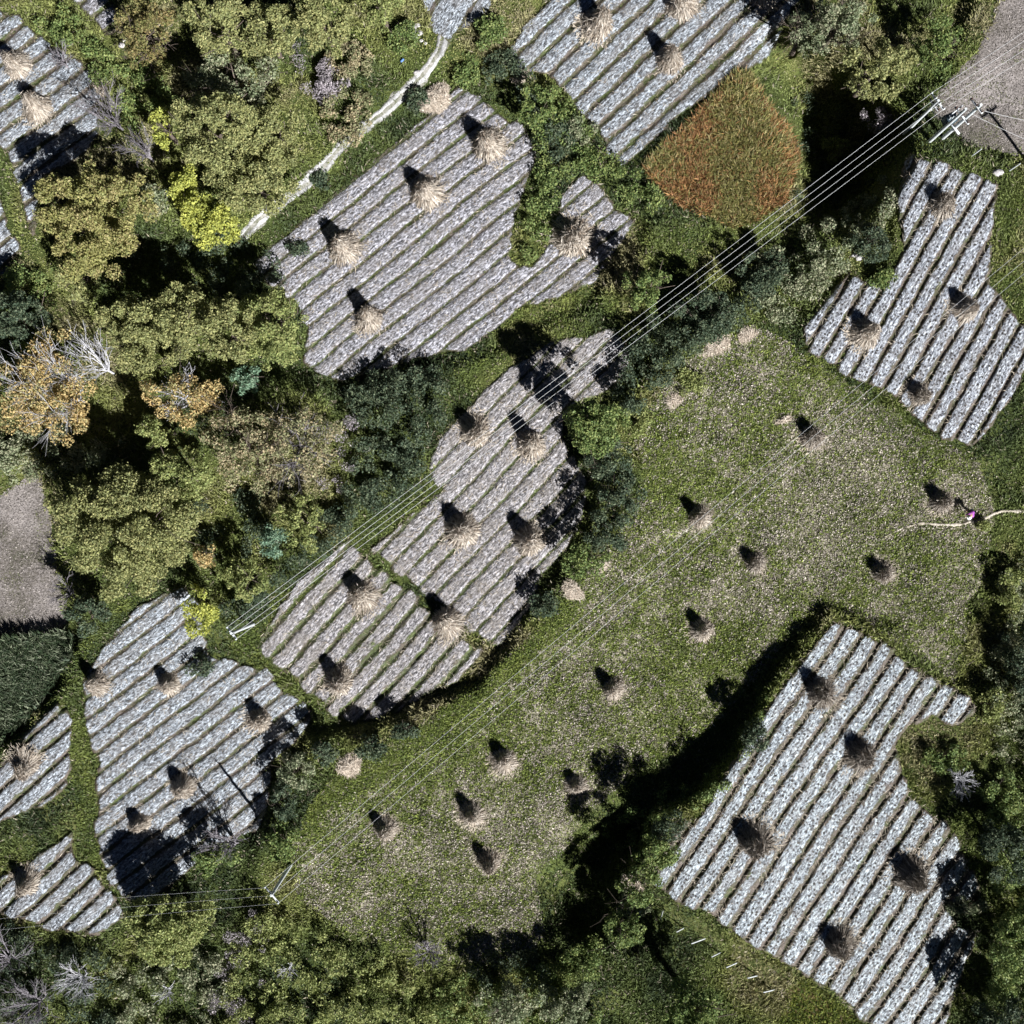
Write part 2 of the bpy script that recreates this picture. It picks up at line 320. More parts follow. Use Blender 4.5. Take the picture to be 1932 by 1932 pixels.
Fl = m_film('mulch_film_pale_blue', (.64, .71, .80), .46, .6, .35); Fr = m_film('mulch_film_punched', (.72, .82, .92), .44, 1.0, .30); Fu = m_film('mulch_film_bluish', (.74, .80, .92), .42, 1.0, .30)
FIELDS = [(F1, Ff1, 39, 1.60, 0, .15, .13), (M1, Fm, 46, 1.70, .2, .14, .11), (M2, Fm, 48, 1.70, .5, .18, .27), (LL, Fl, 38, 1.55, .1, .16, .18), (W1, Fl, 41, 1.7, 0, .22, .26), (W2, Fl, 42, 1.7, .4, .22, .28),
          (LR, Fr, 56, 1.75, .3, .2, .34), (UR, Fu, 60, 1.62, .1, .2, .26), (TT, Fl, 43, 1.70, .6, .18, .26), (LT, Fl, 37, 1.7, .1, .18, .22), (TS, Ff1, 40, 1.7, .1, .22, .3), (WS, Fl, 40, 1.8, .1, .2, .2)]
for poly, m, a, pr, ph, bh, fu in FIELDS: sheet('field', poly, m, 2.5, a, pr, bh, .05, ph, 4, fu)
sheet('field', NF, Fl, 3, 62, 3.2, .06, .05, 0, 5, .10); sheet('field', W0, M_fallow, 3); sheet('field', TRF, M_fallow, 3, rag=9)
sheet('field', RED, M_crop, 3, lift=.06, rag=5); sheet('field', CORN, M_crop, 3); sheet('field', CLOV, M_crop, 4)
sheet('meadow', MEAD, M_meadow, 4, rag=16, lift=.06)
tw = [7,7,7,9,9,8,7,7,7,7,8,9,10]
T = np.array(TRACK, float); Tn = np.gradient(T, axis=0); Tn /= np.linalg.norm(Tn, axis=1)[:, None]; Tn = np.stack([-Tn[:, 1], Tn[:, 0]], 1)
sheet('road', strip_poly(TRACK, 13), M_verge, 2.5, lift=.03, rag=5)
for sgn in (-1, 1): sheet('road', strip_poly(T + Tn * sgn * 6.5, 4.4), M_track, 2, lift=.07 + .004 * sgn, rag=2.6)
sheet('road', strip_poly([(845,60),(868,30),(905,-10),(930,-50)], 3.5), M_track, 2, lift=.075, rag=1.6)
occ[inpoly(GX, GY, strip_poly(TRACK, 13))] = True
sheet('path', strip_poly(PATH, [3.8,3.8,3.4,3.4,3.2,3.0,2.6,2.4,2.0]), M_path, 2, lift=.16, rag=1.5, occupy=False)
# ---------------------------------------------------------------- scattered ground cover
def samp(poly, dens):
    P = np.array(poly, float); x0, y0 = P.min(0); x1, y1 = P.max(0)
    nn = int((x1 - x0) * (y1 - y0) / S / S * dens); x = rng.uniform(x0, x1, nn); y = rng.uniform(y0, y1, nn)
    k = inpoly(x, y, poly); return x[k], y[k]
def pick(pal, n, t=None):
    pal = np.array(pal)
    if t is None: return pal[rng.integers(0, len(pal), n)] * rng.uniform(.7, 1.3, (n, 1))
    f = np.clip(t, 0, .999) * (len(pal) - 1); i = f.astype(int); a = (f - i)[:, None]
    i2 = np.minimum(i + 1, len(pal) - 1)
    return (pal[i] * (1 - a) + pal[i2] * a) * rng.uniform(.65, 1.35, (n, 1))
def world_pts(x, y, dz):
    z = TZ(x, y) + dz; k = (CAMH - z) / CAMH / S; return np.stack([(x - C0) * k, (C0 - y) * k, z], 1)
def rdir(n):
    a = rng.normal(size=(n, 3)); return a / np.linalg.norm(a, axis=1)[:, None]
def tufts(mb, x, y, h, wd, colr, dz=.03, blades=2):
    """upright leaning blades"""
    n = len(x)
    for b in range(blades):
        P = world_pts(x + rng.normal(0, 1.6, n), y + rng.normal(0, 1.6, n), dz)
        th = rng.uniform(0, 2 * math.pi, n); A = np.stack([np.cos(th), np.sin(th), np.zeros(n)], 1) * (wd * rng.uniform(.6, 1.4, n))[:, None]
        ph = rng.uniform(0, 2 * math.pi, n); ln = rng.uniform(.4, 1.4, n)
        B = np.stack([np.cos(ph) * ln, np.sin(ph) * ln, rng.uniform(.5, 1.1, n)], 1) * np.asarray(h * np.ones(n))[:, None]
        mb.tris(P, A, B, colr * rng.uniform(.8, 1.2, (n, 1)))
ALL = [(-60,-60),(1992,-60),(1992,1992),(-60,1992)]
def occd(x, y):
    i = ((np.asarray(x) - G0) / STEP).astype(int); j = ((np.asarray(y) - G0) / STEP).astype(int); return occ[j, i]
x, y = samp(ALL, 46); k = ~occd(x + rng.normal(0, 5, len(x)), y + rng.normal(0, 5, len(x))); x = x[k]; y = y[k]
t = fbm(x, y, 150, 31); hgt = .12 + .38 * np.clip((fbm(x, y, 50, 33) - .35) * 3, 0, 1)
c = pick([(.05,.075,.03),(.09,.125,.04),(.16,.20,.055),(.23,.25,.075),(.28,.26,.13)], len(x), (t - .28) * 2.2)
bl = rng.random(len(x)) < .06; c[bl] = np.array([.34,.30,.22]) * rng.uniform(.6, 1.2, (bl.sum(), 1))
mb = MB(); tufts(mb, x, y, hgt, .055 + .03 * rng.random(len(x)), c); o = mb.build('grass', M_grass)
tag(o, 'rough green grass and weeds on the banks between the fields', 'grass', kind='stuff')
# bright green verges
VERGE = [[(640,1440),(780,1375),(960,1245),(1060,1130),(1090,1160),(900,1330),(700,1480),(600,1540),(560,1560)], [(1510,640),(1560,640),(1780,840),(1840,880),(1800,900),(1640,790),(1530,700)], [(1590,1160),(1520,1270),(1420,1420),(1330,1530),(1210,1640),(1180,1600),(1330,1460),(1450,1300),(1560,1150)],
         [(640,1010),(830,890),(840,920),(690,1040),(480,1215),(620,1350),(570,1330),(430,1220)], [(120,1300),(155,1290),(185,1560),(190,1650),(150,1600),(135,1450)], [(0,1405),(115,1290),(150,1210),(240,1130),(300,1100),(180,1210),(110,1320),(0,1430)], [(1700,240),(1780,260),(1932,330),(1932,450),(1880,430),(1880,350),(1700,290)], [(1890,440),(1932,400),(1932,600),(1880,540)], [(860,670),(960,590),(1100,545),(1200,560),(1150,620),(1000,650),(860,720)], [(1880,0),(1840,100),(1750,190),(1700,240),(1690,200),(1800,90),(1830,0)], [(1200,430),(1380,430),(1400,480),(1280,520),(1210,470)],[(1690,1500),(1720,1400),(1850,1560),(1860,1640)]]
mb = MB()
for v_ in VERGE:
    x, y = samp(v_, 55); t = fbm(x, y, 40, 41)
    tufts(mb, x, y, .12 + .2 * t, .06, pick([(.085,.125,.03),(.15,.20,.045),(.24,.28,.07)], len(x), (t - .25) * 2))
tag(mb.build('verge_grass', M_grass), 'bright green grass along the terrace edges', 'grass', kind='stuff')
# meadow tufts: mown grass with dry stubble showing
x, y = samp(MEAD, 75); t = fbm(x, y, 170, 51) * .55 + fbm(x + y * .5, y, 16, 52) * .45
edge = np.clip(1 - np.abs((x - 700) * .62 + (y - 1430) * .78 - 0) / 90, 0, 1)
t = t - .25 * edge * (x < 1100)
rw_ = np.sin(((x - C0) * .72 + (y - C0) * .69) / S * 6.283 / .62 + 3 * fbm(x, y, 60, 77)); t = t + .07 * rw_ + .10 * np.clip((x - 1250) / 400, -1, 1) * np.clip((1250 - y) / 300, 0, 1) - .06 * (np.abs(y - 1330) < 160)
t = t + .22 * (vnoise(x, y, 7, 99) - .5)
dry = rng.random(len(x)) < np.clip((t - .368) * 3.6, .07, .8)
c = np.where(dry[:, None], pick([(.64,.58,.51),(.47,.42,.37),(.28,.25,.21)], len(x)), pick([(.11,.155,.03),(.18,.235,.045),(.26,.31,.07)], len(x)))
mb = MB(); tufts(mb, x, y, np.where(dry, .15, .2), .065, c, .05, 2)
tag(mb.build('meadow_grass', M_grass), 'short meadow grass mixed with pale dry stubble', 'grass', kind='stuff')
# red-brown crop
x, y = samp(RED, 95); t = fbm(x, y, 70, 61) + .14 * np.clip(1 - np.hypot(x - 1300, y - 385) / 110, 0, 1) + .12 * np.clip((x - 1410) / 50, 0, 1)
c = np.where((rng.random(len(x)) < np.clip((t - .42) * 3.2, .08, .75))[:, None], pick([(.34,.17,.065),(.40,.22,.08),(.26,.14,.06)], len(x)), pick([(.20,.20,.055),(.28,.25,.08),(.15,.16,.045),(.34,.29,.13)], len(x)))
mb = MB(); tufts(mb, x, y, .45 + .25 * rng.random(len(x)), .06, c, .15, 2)
tag(mb.build('grain_crop', M_grass), 'rust and olive coloured crop standing in a small square field', 'crop', kind='stuff')
x, y = samp(CORN, 34); c = pick([(.05,.08,.04),(.10,.13,.07),(.20,.23,.15),(.03,.05,.02)], len(x))
mb = MB(); tufts(mb, x, y, .55, .07, c, 1.0, 4); tufts(mb, x, y, .9, .06, c * .8, .3, 2)
tag(mb.build('maize_crop', M_grass), 'dense dark green maize standing in the corner field at the left edge', 'crop', kind='stuff')
x, y = samp(CLOV, 70); mb = MB(); tufts(mb, x, y, .22, .08, pick([(.07,.11,.02),(.17,.21,.035),(.24,.27,.05)], len(x)), .05, 2)
tag(mb.build('clover', M_grass), 'bright green low crop at the bottom edge', 'crop', kind='stuff')
# weeds in furrows and straw litter on the film
mbw = MB(); mbs = MB()
for poly, m, a, pr, ph, bh, fu in FIELDS:
    x, y = samp(poly, 60); a_ = math.radians(a); wxm = (x - C0) / S; wym = (C0 - y) / S
    v = -wxm * math.sin(a_) + wym * math.cos(a_); v = v + (vnoise(x, y, 150, 21) - .5) * .35 + (vnoise(x, y, 30, 22) - .5) * .14
    p = (v / pr + ph) % 1; d = np.minimum(p, 1 - p); wn = fbm(x, y, 60, 71)
    dens = .9 if poly in (M2, TT, M1, F1) else .45
    k = (d < .13) & (rng.random(len(x)) < np.clip((wn - .32) * 4, .03, 1) * dens)
    xx, yy = x[k], y[k]
    tufts(mbw, xx, yy, .13, .045, pick([(.05,.075,.02),(.10,.13,.03),(.14,.13,.05)], len(xx)), .08, 2)
    sdn = {id(LR): 10, id(UR): 4, id(F1): 3.5, id(M1): 5, id(M2): 5}.get(id(poly), 3)
    x, y = samp(poly, sdn); n = len(x)
    P = world_pts(x, y, .27 + .05 * rng.random(n)); th = rng.uniform(0, 6.28, n); ln = rng.uniform(.1, .42, n)
    A = np.stack([np.cos(th), np.sin(th), rng.normal(0, .12, n)], 1) * ln[:, None]; B = np.stack([-np.sin(th), np.cos(th), rng.normal(0, .5, n)], 1) * .017
    mbs.cards(P, A, B, pick([(.60,.52,.40),(.5,.42,.32),(.3,.24,.17)], n))
tag(mbw.build('weeds', M_grass), 'small green weeds growing in the furrows between the plastic strips', 'weeds', kind='stuff')
tag(mbs.build('straw_litter', M_straw), 'loose pale maize stalks strewn over the plastic mulch', 'straw', kind='stuff')
# fallow field stubble
mb = MB()
for q in (W0, TRF):
    x, y = samp(q, 60); tt_ = fbm(x, y, 70, 95); tufts(mb, x, y, .10, .05, np.where((tt_ > .56)[:, None] & (rng.random((len(x), 1)) < .6), pick([(.12,.14,.05),(.17,.18,.07)], len(x)), pick([(.42,.38,.35),(.26,.23,.21),(.12,.105,.09)], len(x))), .05, 1)
tag(mb.build('stubble', M_straw), 'short brown grey stubble on the bare fields', 'stubble', kind='stuff')
# ---------------------------------------------------------------- trees and bushes
PAL = dict(olive=[(.18,.185,.065),(.15,.165,.06),(.215,.21,.08),(.12,.135,.05)], yellow=[(.29,.30,.05),(.24,.26,.045),(.19,.215,.04)], orange=[(.33,.25,.10),(.27,.21,.085),(.19,.18,.075),(.30,.21,.08)],
           rust=[(.15,.125,.045),(.13,.12,.04),(.11,.115,.035),(.17,.13,.05)], tan=[(.23,.20,.12),(.16,.165,.08),(.12,.13,.06),(.26,.21,.12)], green=[(.07,.11,.028),(.10,.14,.04),(.15,.18,.05)],
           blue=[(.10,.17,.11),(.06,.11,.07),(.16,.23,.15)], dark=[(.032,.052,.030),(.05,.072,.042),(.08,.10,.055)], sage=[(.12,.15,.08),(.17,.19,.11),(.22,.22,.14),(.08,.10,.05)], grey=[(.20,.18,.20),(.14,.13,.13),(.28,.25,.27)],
           mixed=[(.19,.185,.055),(.15,.16,.05),(.21,.18,.07),(.21,.20,.07)], lime=[(.15,.18,.055),(.20,.22,.07),(.12,.15,.045),(.17,.18,.06)])
def leaves(mb, lobes, pal, dens, size, down=-.35, flat=.5):
    for (c, r, t) in lobes:
        n = int(dens * 4 * math.pi * r * r)
        if n < 3: continue
        d = rdir(n); d[:, 2] = np.abs(d[:, 2]) * np.where(rng.random(n) < .82, 1, down)
        rr = r * (1 - .35 * rng.random(n) ** 1.5) * (1 + .12 * rng.normal(size=n))
        P = np.array(c) + d * rr[:, None]
        nrm = d * flat + rdir(n) * .75; nrm /= np.linalg.norm(nrm, axis=1)[:, None]
        a = np.cross(nrm, rdir(n)); a /= np.linalg.norm(a, axis=1)[:, None]; b = np.cross(nrm, a)
        s = size * rng.uniform(.6, 1.4, n)
        pl = np.array(pal); ci = (t + rng.normal(0, .8, n)).round().astype(int) % len(pl)
        C = pl[ci] * 1.75 * rng.uniform(.75, 1.25, (n, 1))
        mb.cards(P, a * s[:, None], b * (s * .55)[:, None], C)
def limb(mb, p, d, L_, r, lev, spread=.5, cmax=4, twig=.012):
    p = np.array(p, float); d = np.array(d, float); d /= np.linalg.norm(d)
    q = p + d * L_ * .5 + rng.normal(0, .05 * L_, 3); e = p + d * L_ + rng.normal(0, .08 * L_, 3)
    n = 6 if lev > 1 else 3
    mb.tube(p, q, r, r * .8, n=n, cap=False); mb.tube(q, e, r * .8, r * .55, n=n, cap=(lev == 0))
    if lev == 0: return
    for _ in range(cmax):
        s = rng.uniform(.35, 1); b = p + (e - p) * s
        nd = d + rng.normal(0, spread, 3); nd[2] += .1
        limb(mb, b, nd, L_ * rng.uniform(.45, .75), max(r * .5, twig), lev - 1, spread, cmax, twig)
def mkcrown(c, rx, ry, rz, k=1.0, lsz=1.0):
    n = int(5 + rx * ry * 2.3 * k); lobes = []
    for _ in range(n):
        a = rng.uniform(0, 6.283); q = math.sqrt(rng.random()) ; edge = 1 + .14 * math.sin(a * 3 + c[0]) + .10 * math.sin(a * 5 + c[1])
        r = rng.uniform(.45, .95) * (.45 + .13 * min(rx, ry)) * lsz
        qx = q * max(rx * edge - r * .6, .1); qy = q * max(ry * edge - r * .6, .1)
        zz = rz * (math.sqrt(max(0, 1 - (q * .96) ** 2)) * rng.uniform(.7, 1.08) - .35)
        lobes.append(((c[0] + math.cos(a) * qx, c[1] + math.sin(a) * qy, c[2] + zz), r, int(rng.integers(0, 4))))
    for _ in range(int(n * .5)):   # lower skirt and interior
        a = rng.uniform(0, 6.283); q = math.sqrt(rng.random()) * .85; r = rng.uniform(.5, .9) * (.45 + .13 * min(rx, ry)) * lsz
        lobes.append(((c[0] + math.cos(a) * q * rx * .9, c[1] + math.sin(a) * q * ry * .9, c[2] - rz * rng.uniform(.1, .8)), r, int(rng.integers(0, 4))))
    return lobes
def tree(name, px, py, rx, ry, h, pal, label, cat='tree', group=None, dens=1.0, leaf=.115, bark=None, limbs=5, lobes_px=None, k=1.15, lsz=1.0):
    rx /= S; ry /= S; cz = h * .62; g = gp(px, py); zc = g[2] + cz
    X, Y = W(px, py, zc); gz = g[2]
    root = empty(name, (X, Y, gz)); tag(root, label, cat, group)
    rz = h * .42
    if lobes_px is None: lob = mkcrown((0, 0, cz), rx, ry, rz, k, lsz)
    else:
        lob = []
        for (qx, qy, qr) in lobes_px:
            X2, Y2 = W(qx, qy, zc); lob += mkcrown((X2 - X, Y2 - Y, cz * rng.uniform(.85, 1.1)), qr / S, qr / S, rz * .8, k, lsz)
    mb = MB(); leaves(mb, lob, PAL[pal], 44 * dens, leaf); mb.build('crown', M_leaf, root)
    tb = MB(); r0 = .05 + .022 * h; top = (rng.normal(0, .2), rng.normal(0, .2), h * .45)
    tb.tube((0, 0, -.3), (top[0] * .5, top[1] * .5, h * .25), r0 * 1.25, r0, n=8, cap=False); tb.tube((top[0] * .5, top[1] * .5, h * .25), top, r0, r0 * .7, n=8)
    tb.build('trunk', bark or M_bark, root)
    lb = MB()
    for i in range(limbs):
        q = lob[int(rng.integers(0, len(lob)))][0]; s = rng.uniform(.5, 1)
        b = np.array(top) * s; d = np.array(q) - b; Ln = np.linalg.norm(d)
        limb(lb, b, d, Ln * .85, r0 * .45, 1 if dens > .8 else 2, .55, 3 if dens > .8 else 5, .016)
    lb.build('limb', bark or M_bark, root)
    return root
def bush(name, px, py, rx, ry, h, pal, label, cat='bush', group=None, dens=1.1, leaf=.11):
    rx /= S; ry /= S; g = gp(px, py); X, Y = W(px, py, g[2] + h * .5)
    root = empty(name, (X, Y, g[2])); tag(root, label, cat, group)
    n = int(5 + rx * ry * 5); lob = []
    for _ in range(n):
        a = rng.uniform(0, 6.283); q = math.sqrt(rng.random()); r = rng.uniform(.3, .65)
        lob.append(((math.cos(a) * q * (rx - r * .3), math.sin(a) * q * (ry - r * .3), h * (.25 + .6 * math.sqrt(1 - q * q * .9)) * rng.uniform(.75, 1.1) - r * .3), r, int(rng.integers(0, 4))))
    mb = MB(); leaves(mb, lob, PAL[pal], 34 * dens, leaf); mb.build('foliage', M_leaf, root)
    sb = MB()
    for _ in range(7):
        d = np.array([rng.normal(0, .6) * rx, rng.normal(0, .6) * ry, h]); limb(sb, (0, 0, -.1), d, h * .8, .03, 1, .4, 3, .01)
    sb.build('stem', M_bark, root); return root
def bare(name, px, py, r, h, label, m=None, lean=(0, 0), n=9, lev=3, cat='tree', group=None, cmax=5, pal=None, nl=0):
    g = gp(px, py); root = empty(name, g); tag(root, label, cat, group); r /= S
    tb = MB(); tb.tube((0, 0, -.2), (lean[0] * .3, lean[1] * .3, h * .3), .12, .09, n=7); tb.build('trunk', m or M_pale, root)
    b = MB()
    for i in range(n):
        a = i * 6.283 / n + rng.uniform(-.3, .3); d = np.array([math.cos(a) * r * .75 + lean[0], math.sin(a) * r * .75 + lean[1], h * rng.uniform(.5, .9)])
        limb(b, (lean[0] * .3 * rng.random(), lean[1] * .3 * rng.random(), h * rng.uniform(.1, .3)), d, np.linalg.norm(d) * .6, .06, lev - 1, .42, cmax, .017)
    b.build('branches', m or M_pale, root)
    if nl:
        lob = mkcrown((lean[0], lean[1], h * .6), r, r, h * .3, 1); mb = MB(); leaves(mb, lob, PAL[pal], nl, .12); mb.build('foliage', M_leaf, root)
    return root
#TREES
GW = 'trees of the wood on the left'
TR = [
 ('tree',277,65,50,66,7,'rust','rusty brown tree at the top left, beside a small sliver of plastic mulch field',dict(dens=.75)),
 ('tree',408,42,60,58,11,'olive','round olive tree at the top edge, across a black gap from the rusty brown tree',{}),
 ('tree',505,62,62,60,8,'olive','olive tree with bushy lobes in the middle of the three at the top edge',{}),
 ('tree',610,40,64,58,8,'olive','wide olive tree at the top edge, last of three before the low green glade',{}),
 ('tree',722,22,40,34,6,'lime','small lime green tree at the top edge just left of the pale stone heap',{}),
 ('tree',432,150,98,52,6,'sage','loose grey green tree with sparse leaves just below the olive trees of the top edge',dict(dens=.6)),
 ('tree',410,245,72,72,10.5,'olive','dense olive tree beside the slim bright yellow tree',{}),
 ('tree',500,255,66,72,7,'olive','dense olive tree standing left of the grey brown scrub slope above the dirt track',{}),
 ('tree',480,345,88,68,6.5,'olive','broad olive tree directly above the dirt track',{}),
 ('tree',310,243,24,40,6,'yellow','slim bright yellow tree beside the leafless silvery tree',dict(dens=.9)),
 ('tree',385,395,62,60,6,'yellow','bright yellow green L shaped tree at the lower end of the dirt track',dict(lobes_px=[(350,350,34),(372,400,40),(418,420,38),(385,430,38)],dens=.9)),
 ('tree',180,410,108,112,7.5,'mixed','big ragged olive and ochre tree near the left edge, below the top left field',dict(lsz=.8)),
 ('tree',285,372,34,36,3.5,'sage','small pale grey green tree touching the big ragged olive and ochre tree',{}),
 ('tree',150,520,48,52,5.5,'olive','lower olive tree below the big ragged olive and ochre tree',dict(lsz=.8)),
 ('tree',258,625,66,74,7.5,'olive','olive tree at the left end of the long row of crowns',{}),
 ('tree',345,610,62,78,8,'olive','olive tree second from left in the long row of crowns',{}),
 ('tree',430,625,60,72,8,'olive','olive tree third in the long row of crowns, above the small blue green tree',{}),
 ('tree',515,620,62,82,7.5,'lime','yellow green tree at the right end of the row of crowns, touching the striped field',{}),
 ('tree',350,752,84,52,7,'orange','apricot tinted thin tree between the blue green tree and the white branched yellow tree',dict(dens=.5,bark=M_pale,limbs=9)),
 ('tree',464,718,33,32,5,'blue','small blue green tree below the row of olive crowns',dict(dens=1.2,leaf=.11)),
 ('tree',303,812,38,40,6.5,'lime','small smooth lime tree under the apricot tinted tree',{}),
 ('tree',345,900,64,60,7,'lime','rounded lime green tree right of the big round tree',{}),
 ('tree',465,850,72,88,7,'tan','large tan speckled thin tree in the middle of the wood',dict(dens=.55,limbs=9)),
 ('tree',570,840,72,72,6.5,'tan','tan and lilac speckled thin tree, rightmost of the wood beside the dark scrub bank',dict(dens=.4,bark=M_grey,limbs=10)),
 ('tree',238,1000,130,122,8.5,'olive','huge round olive green tree beside the bare brown field',dict(k=.9)),
 ('tree',376,1148,32,52,5.5,'yellow','golden yellow tree overhanging the top corner of the lower left striped field',dict(dens=.9)),
 ('tree',386,1050,24,26,5,'orange','small orange tree at the edge of the black gap in the wood',dict(dens=.8)),
 ('tree',460,1092,54,46,5,'lime','bushy green tree between the golden tree and the small utility pole',dict(lsz=.8)),
 ('tree',512,1022,34,38,5,'blue','blue green tree beside the black gap in the wood',dict(leaf=.11)),
 ('tree',572,985,48,58,5,'lime','feathery yellow green tree above the corner of the middle striped field',dict(lsz=.75)),
 ('tree',165,1165,42,40,3.5,'dark','dark green small tree between the bare brown field and the lower left striped field',{}),
 ('tree',318,1748,74,72,6.6,'lime','yellow green tree casting the big round shadow on the lower left striped field',dict(k=2.2)),
 ('tree',405,1625,40,38,4,'green','small green tree at the bottom corner of the lower left striped field',{}),
 ('tree',1012,200,46,48,4,'green','fresh green tree at the junction of the hedges between the two top striped fields',dict(lsz=.8)),
 ('tree',1220,545,40,46,5.5,'green','leafy green tree with a black shadow, just left of the four power lines',dict(lsz=.8,k=2.0)),
 ('tree',1335,595,62,52,5,'dark','dark green tree right under the power lines',{}),
 ('tree',1125,805,56,52,8,'green','green tree heading the hedge, casting a round shadow on the middle striped field',dict(k=2.2)),
 ('tree',1653,130,66,58,9,'olive','light olive round tree at the upper right, its black shadow falling left',dict(lsz=.85)),
 ('tree',1580,48,62,52,8,'sage','grey green tree at the top edge next to the light olive round tree',dict(dens=.8)),
 ('tree',1520,60,40,40,7,'sage','thin grey green tree at the edge of the top striped field',dict(dens=.7)),
 ('tree',1765,85,42,68,5,'green','tall green bushy tree between the light olive round tree and the brown field',dict(dens=.8)),
 ('tree',1662,225,38,30,3,'grey','low purplish thin tree right below the light olive round tree',dict(dens=.5,limbs=9,bark=M_grey)),
 ('tree',1575,280,26,28,3,'lime','tiny yellow green tree standing in the black shadow',dict(dens=.7)),
 ('tree',1440,515,52,48,3.5,'dark','dark bluish tree on the slope under the right part of the power lines',{}),
 ('tree',1300,1905,62,62,9,'green','green leafy tree at the bottom edge casting a black round shadow',dict(lsz=.8,k=2.4)),
 ('tree',1920,1790,56,70,6,'green','green tree at the bottom right edge beside the large striped field',{}),
 ('tree',1900,1610,50,60,6,'dark','dark tree at the right edge beside the large striped field',{}),
 ('tree',1895,1930,60,50,6,'dark','dark tree in the bottom right corner',{}),
 ('tree',1928,1240,34,80,3.6,'dark','dark bushy tree at the right edge level with the top of the large striped field',{}),
 ('tree',1910,1110,28,46,2.2,'lime','pale green small tree at the right edge below the footpath',{}),
 ('tree',1070,1895,62,52,5,'sage','grey green tree at the bottom edge left of the black round shadow',{}),
 ('tree',955,1900,56,48,5,'sage','pale brownish green tree at the bottom edge left of the middle',dict(dens=.7)),
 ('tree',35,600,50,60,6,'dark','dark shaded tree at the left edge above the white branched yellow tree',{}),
]
for (nm, px, py, rx, ry, h, pal, lab, kw) in TR: tree(nm, px, py, rx, ry, h, pal, lab, **kw)
# yellow tree with white branches
bare('poplar_tree', 165, 760, 95, 7, 'half leafless tree with white branches and yellow orange leaves at the left edge', M_pale, (-2.2, .8), 13, 3, pal='orange', nl=22, cmax=6)
bare('poplar_tree', 215, 705, 60, 6, 'leafless tree with fine white branches above the yellow orange tree', M_pale, (-1.0, 1.0), 9, 3)
bare('bare_tree', 232, 245, 52, 5, 'leafless silvery tree beside the top left striped field', M_grey, (-.8, .7), 11, 3)
bare('bare_tree', 290, 305, 38, 4.5, 'small leafless grey tree below the silvery one', M_grey, (-.4, .8), 8, 3)
bare('bare_tree', 450, 1590, 40, 5, 'leafless grey tree at the dark corner of the lower left field', M_grey, (-.8, 1.2), 8, 3)
bare('bare_tree', 30, 1800, 60, 6, 'leafless dark tree leaning up at the bottom left edge', M_grey, (-.3, 1.6), 9, 3)
bare('bare_tree', 85, 1880, 70, 5, 'wide leafless grey tree in the bottom left corner', M_grey, (0, .4), 12, 3)
bare('bare_tree', 165, 1835, 42, 4, 'leafless pale twiggy tree right of the bottom left corner tree', M_pale, (0, .3), 9, 3)
bare('bare_tree', 550, 1820, 24, 3, 'small bleached leafless tree among the bottom thicket', M_pale, (0, .2), 6, 2)
bare('bare_tree', 325, 1860, 24, 3, 'small bleached leafless tree at the bottom left of the thicket', M_pale, (0, .2), 6, 2)
bare('bare_tree', 140, 1118, 30, 3, 'small leafless dark tree at the edge of the bare brown field', M_grey, (-.3, .3), 8, 3)
bare('bare_tree', 1800, 1465, 34, 2, 'bleached dead branches lying among weeds beside the large striped field', M_pale, (.2, -.3), 10, 3)
bare('bare_tree', 810, 1790, 40, 2.4, 'grey leafless shrub at the lower edge of the meadow', M_grey, (0, .3), 9, 3)
bare('bare_tree', 130, 130, 26, 3, 'small leafless grey tree on the green bank between the top left fields', M_grey, (0, .3), 6, 3)
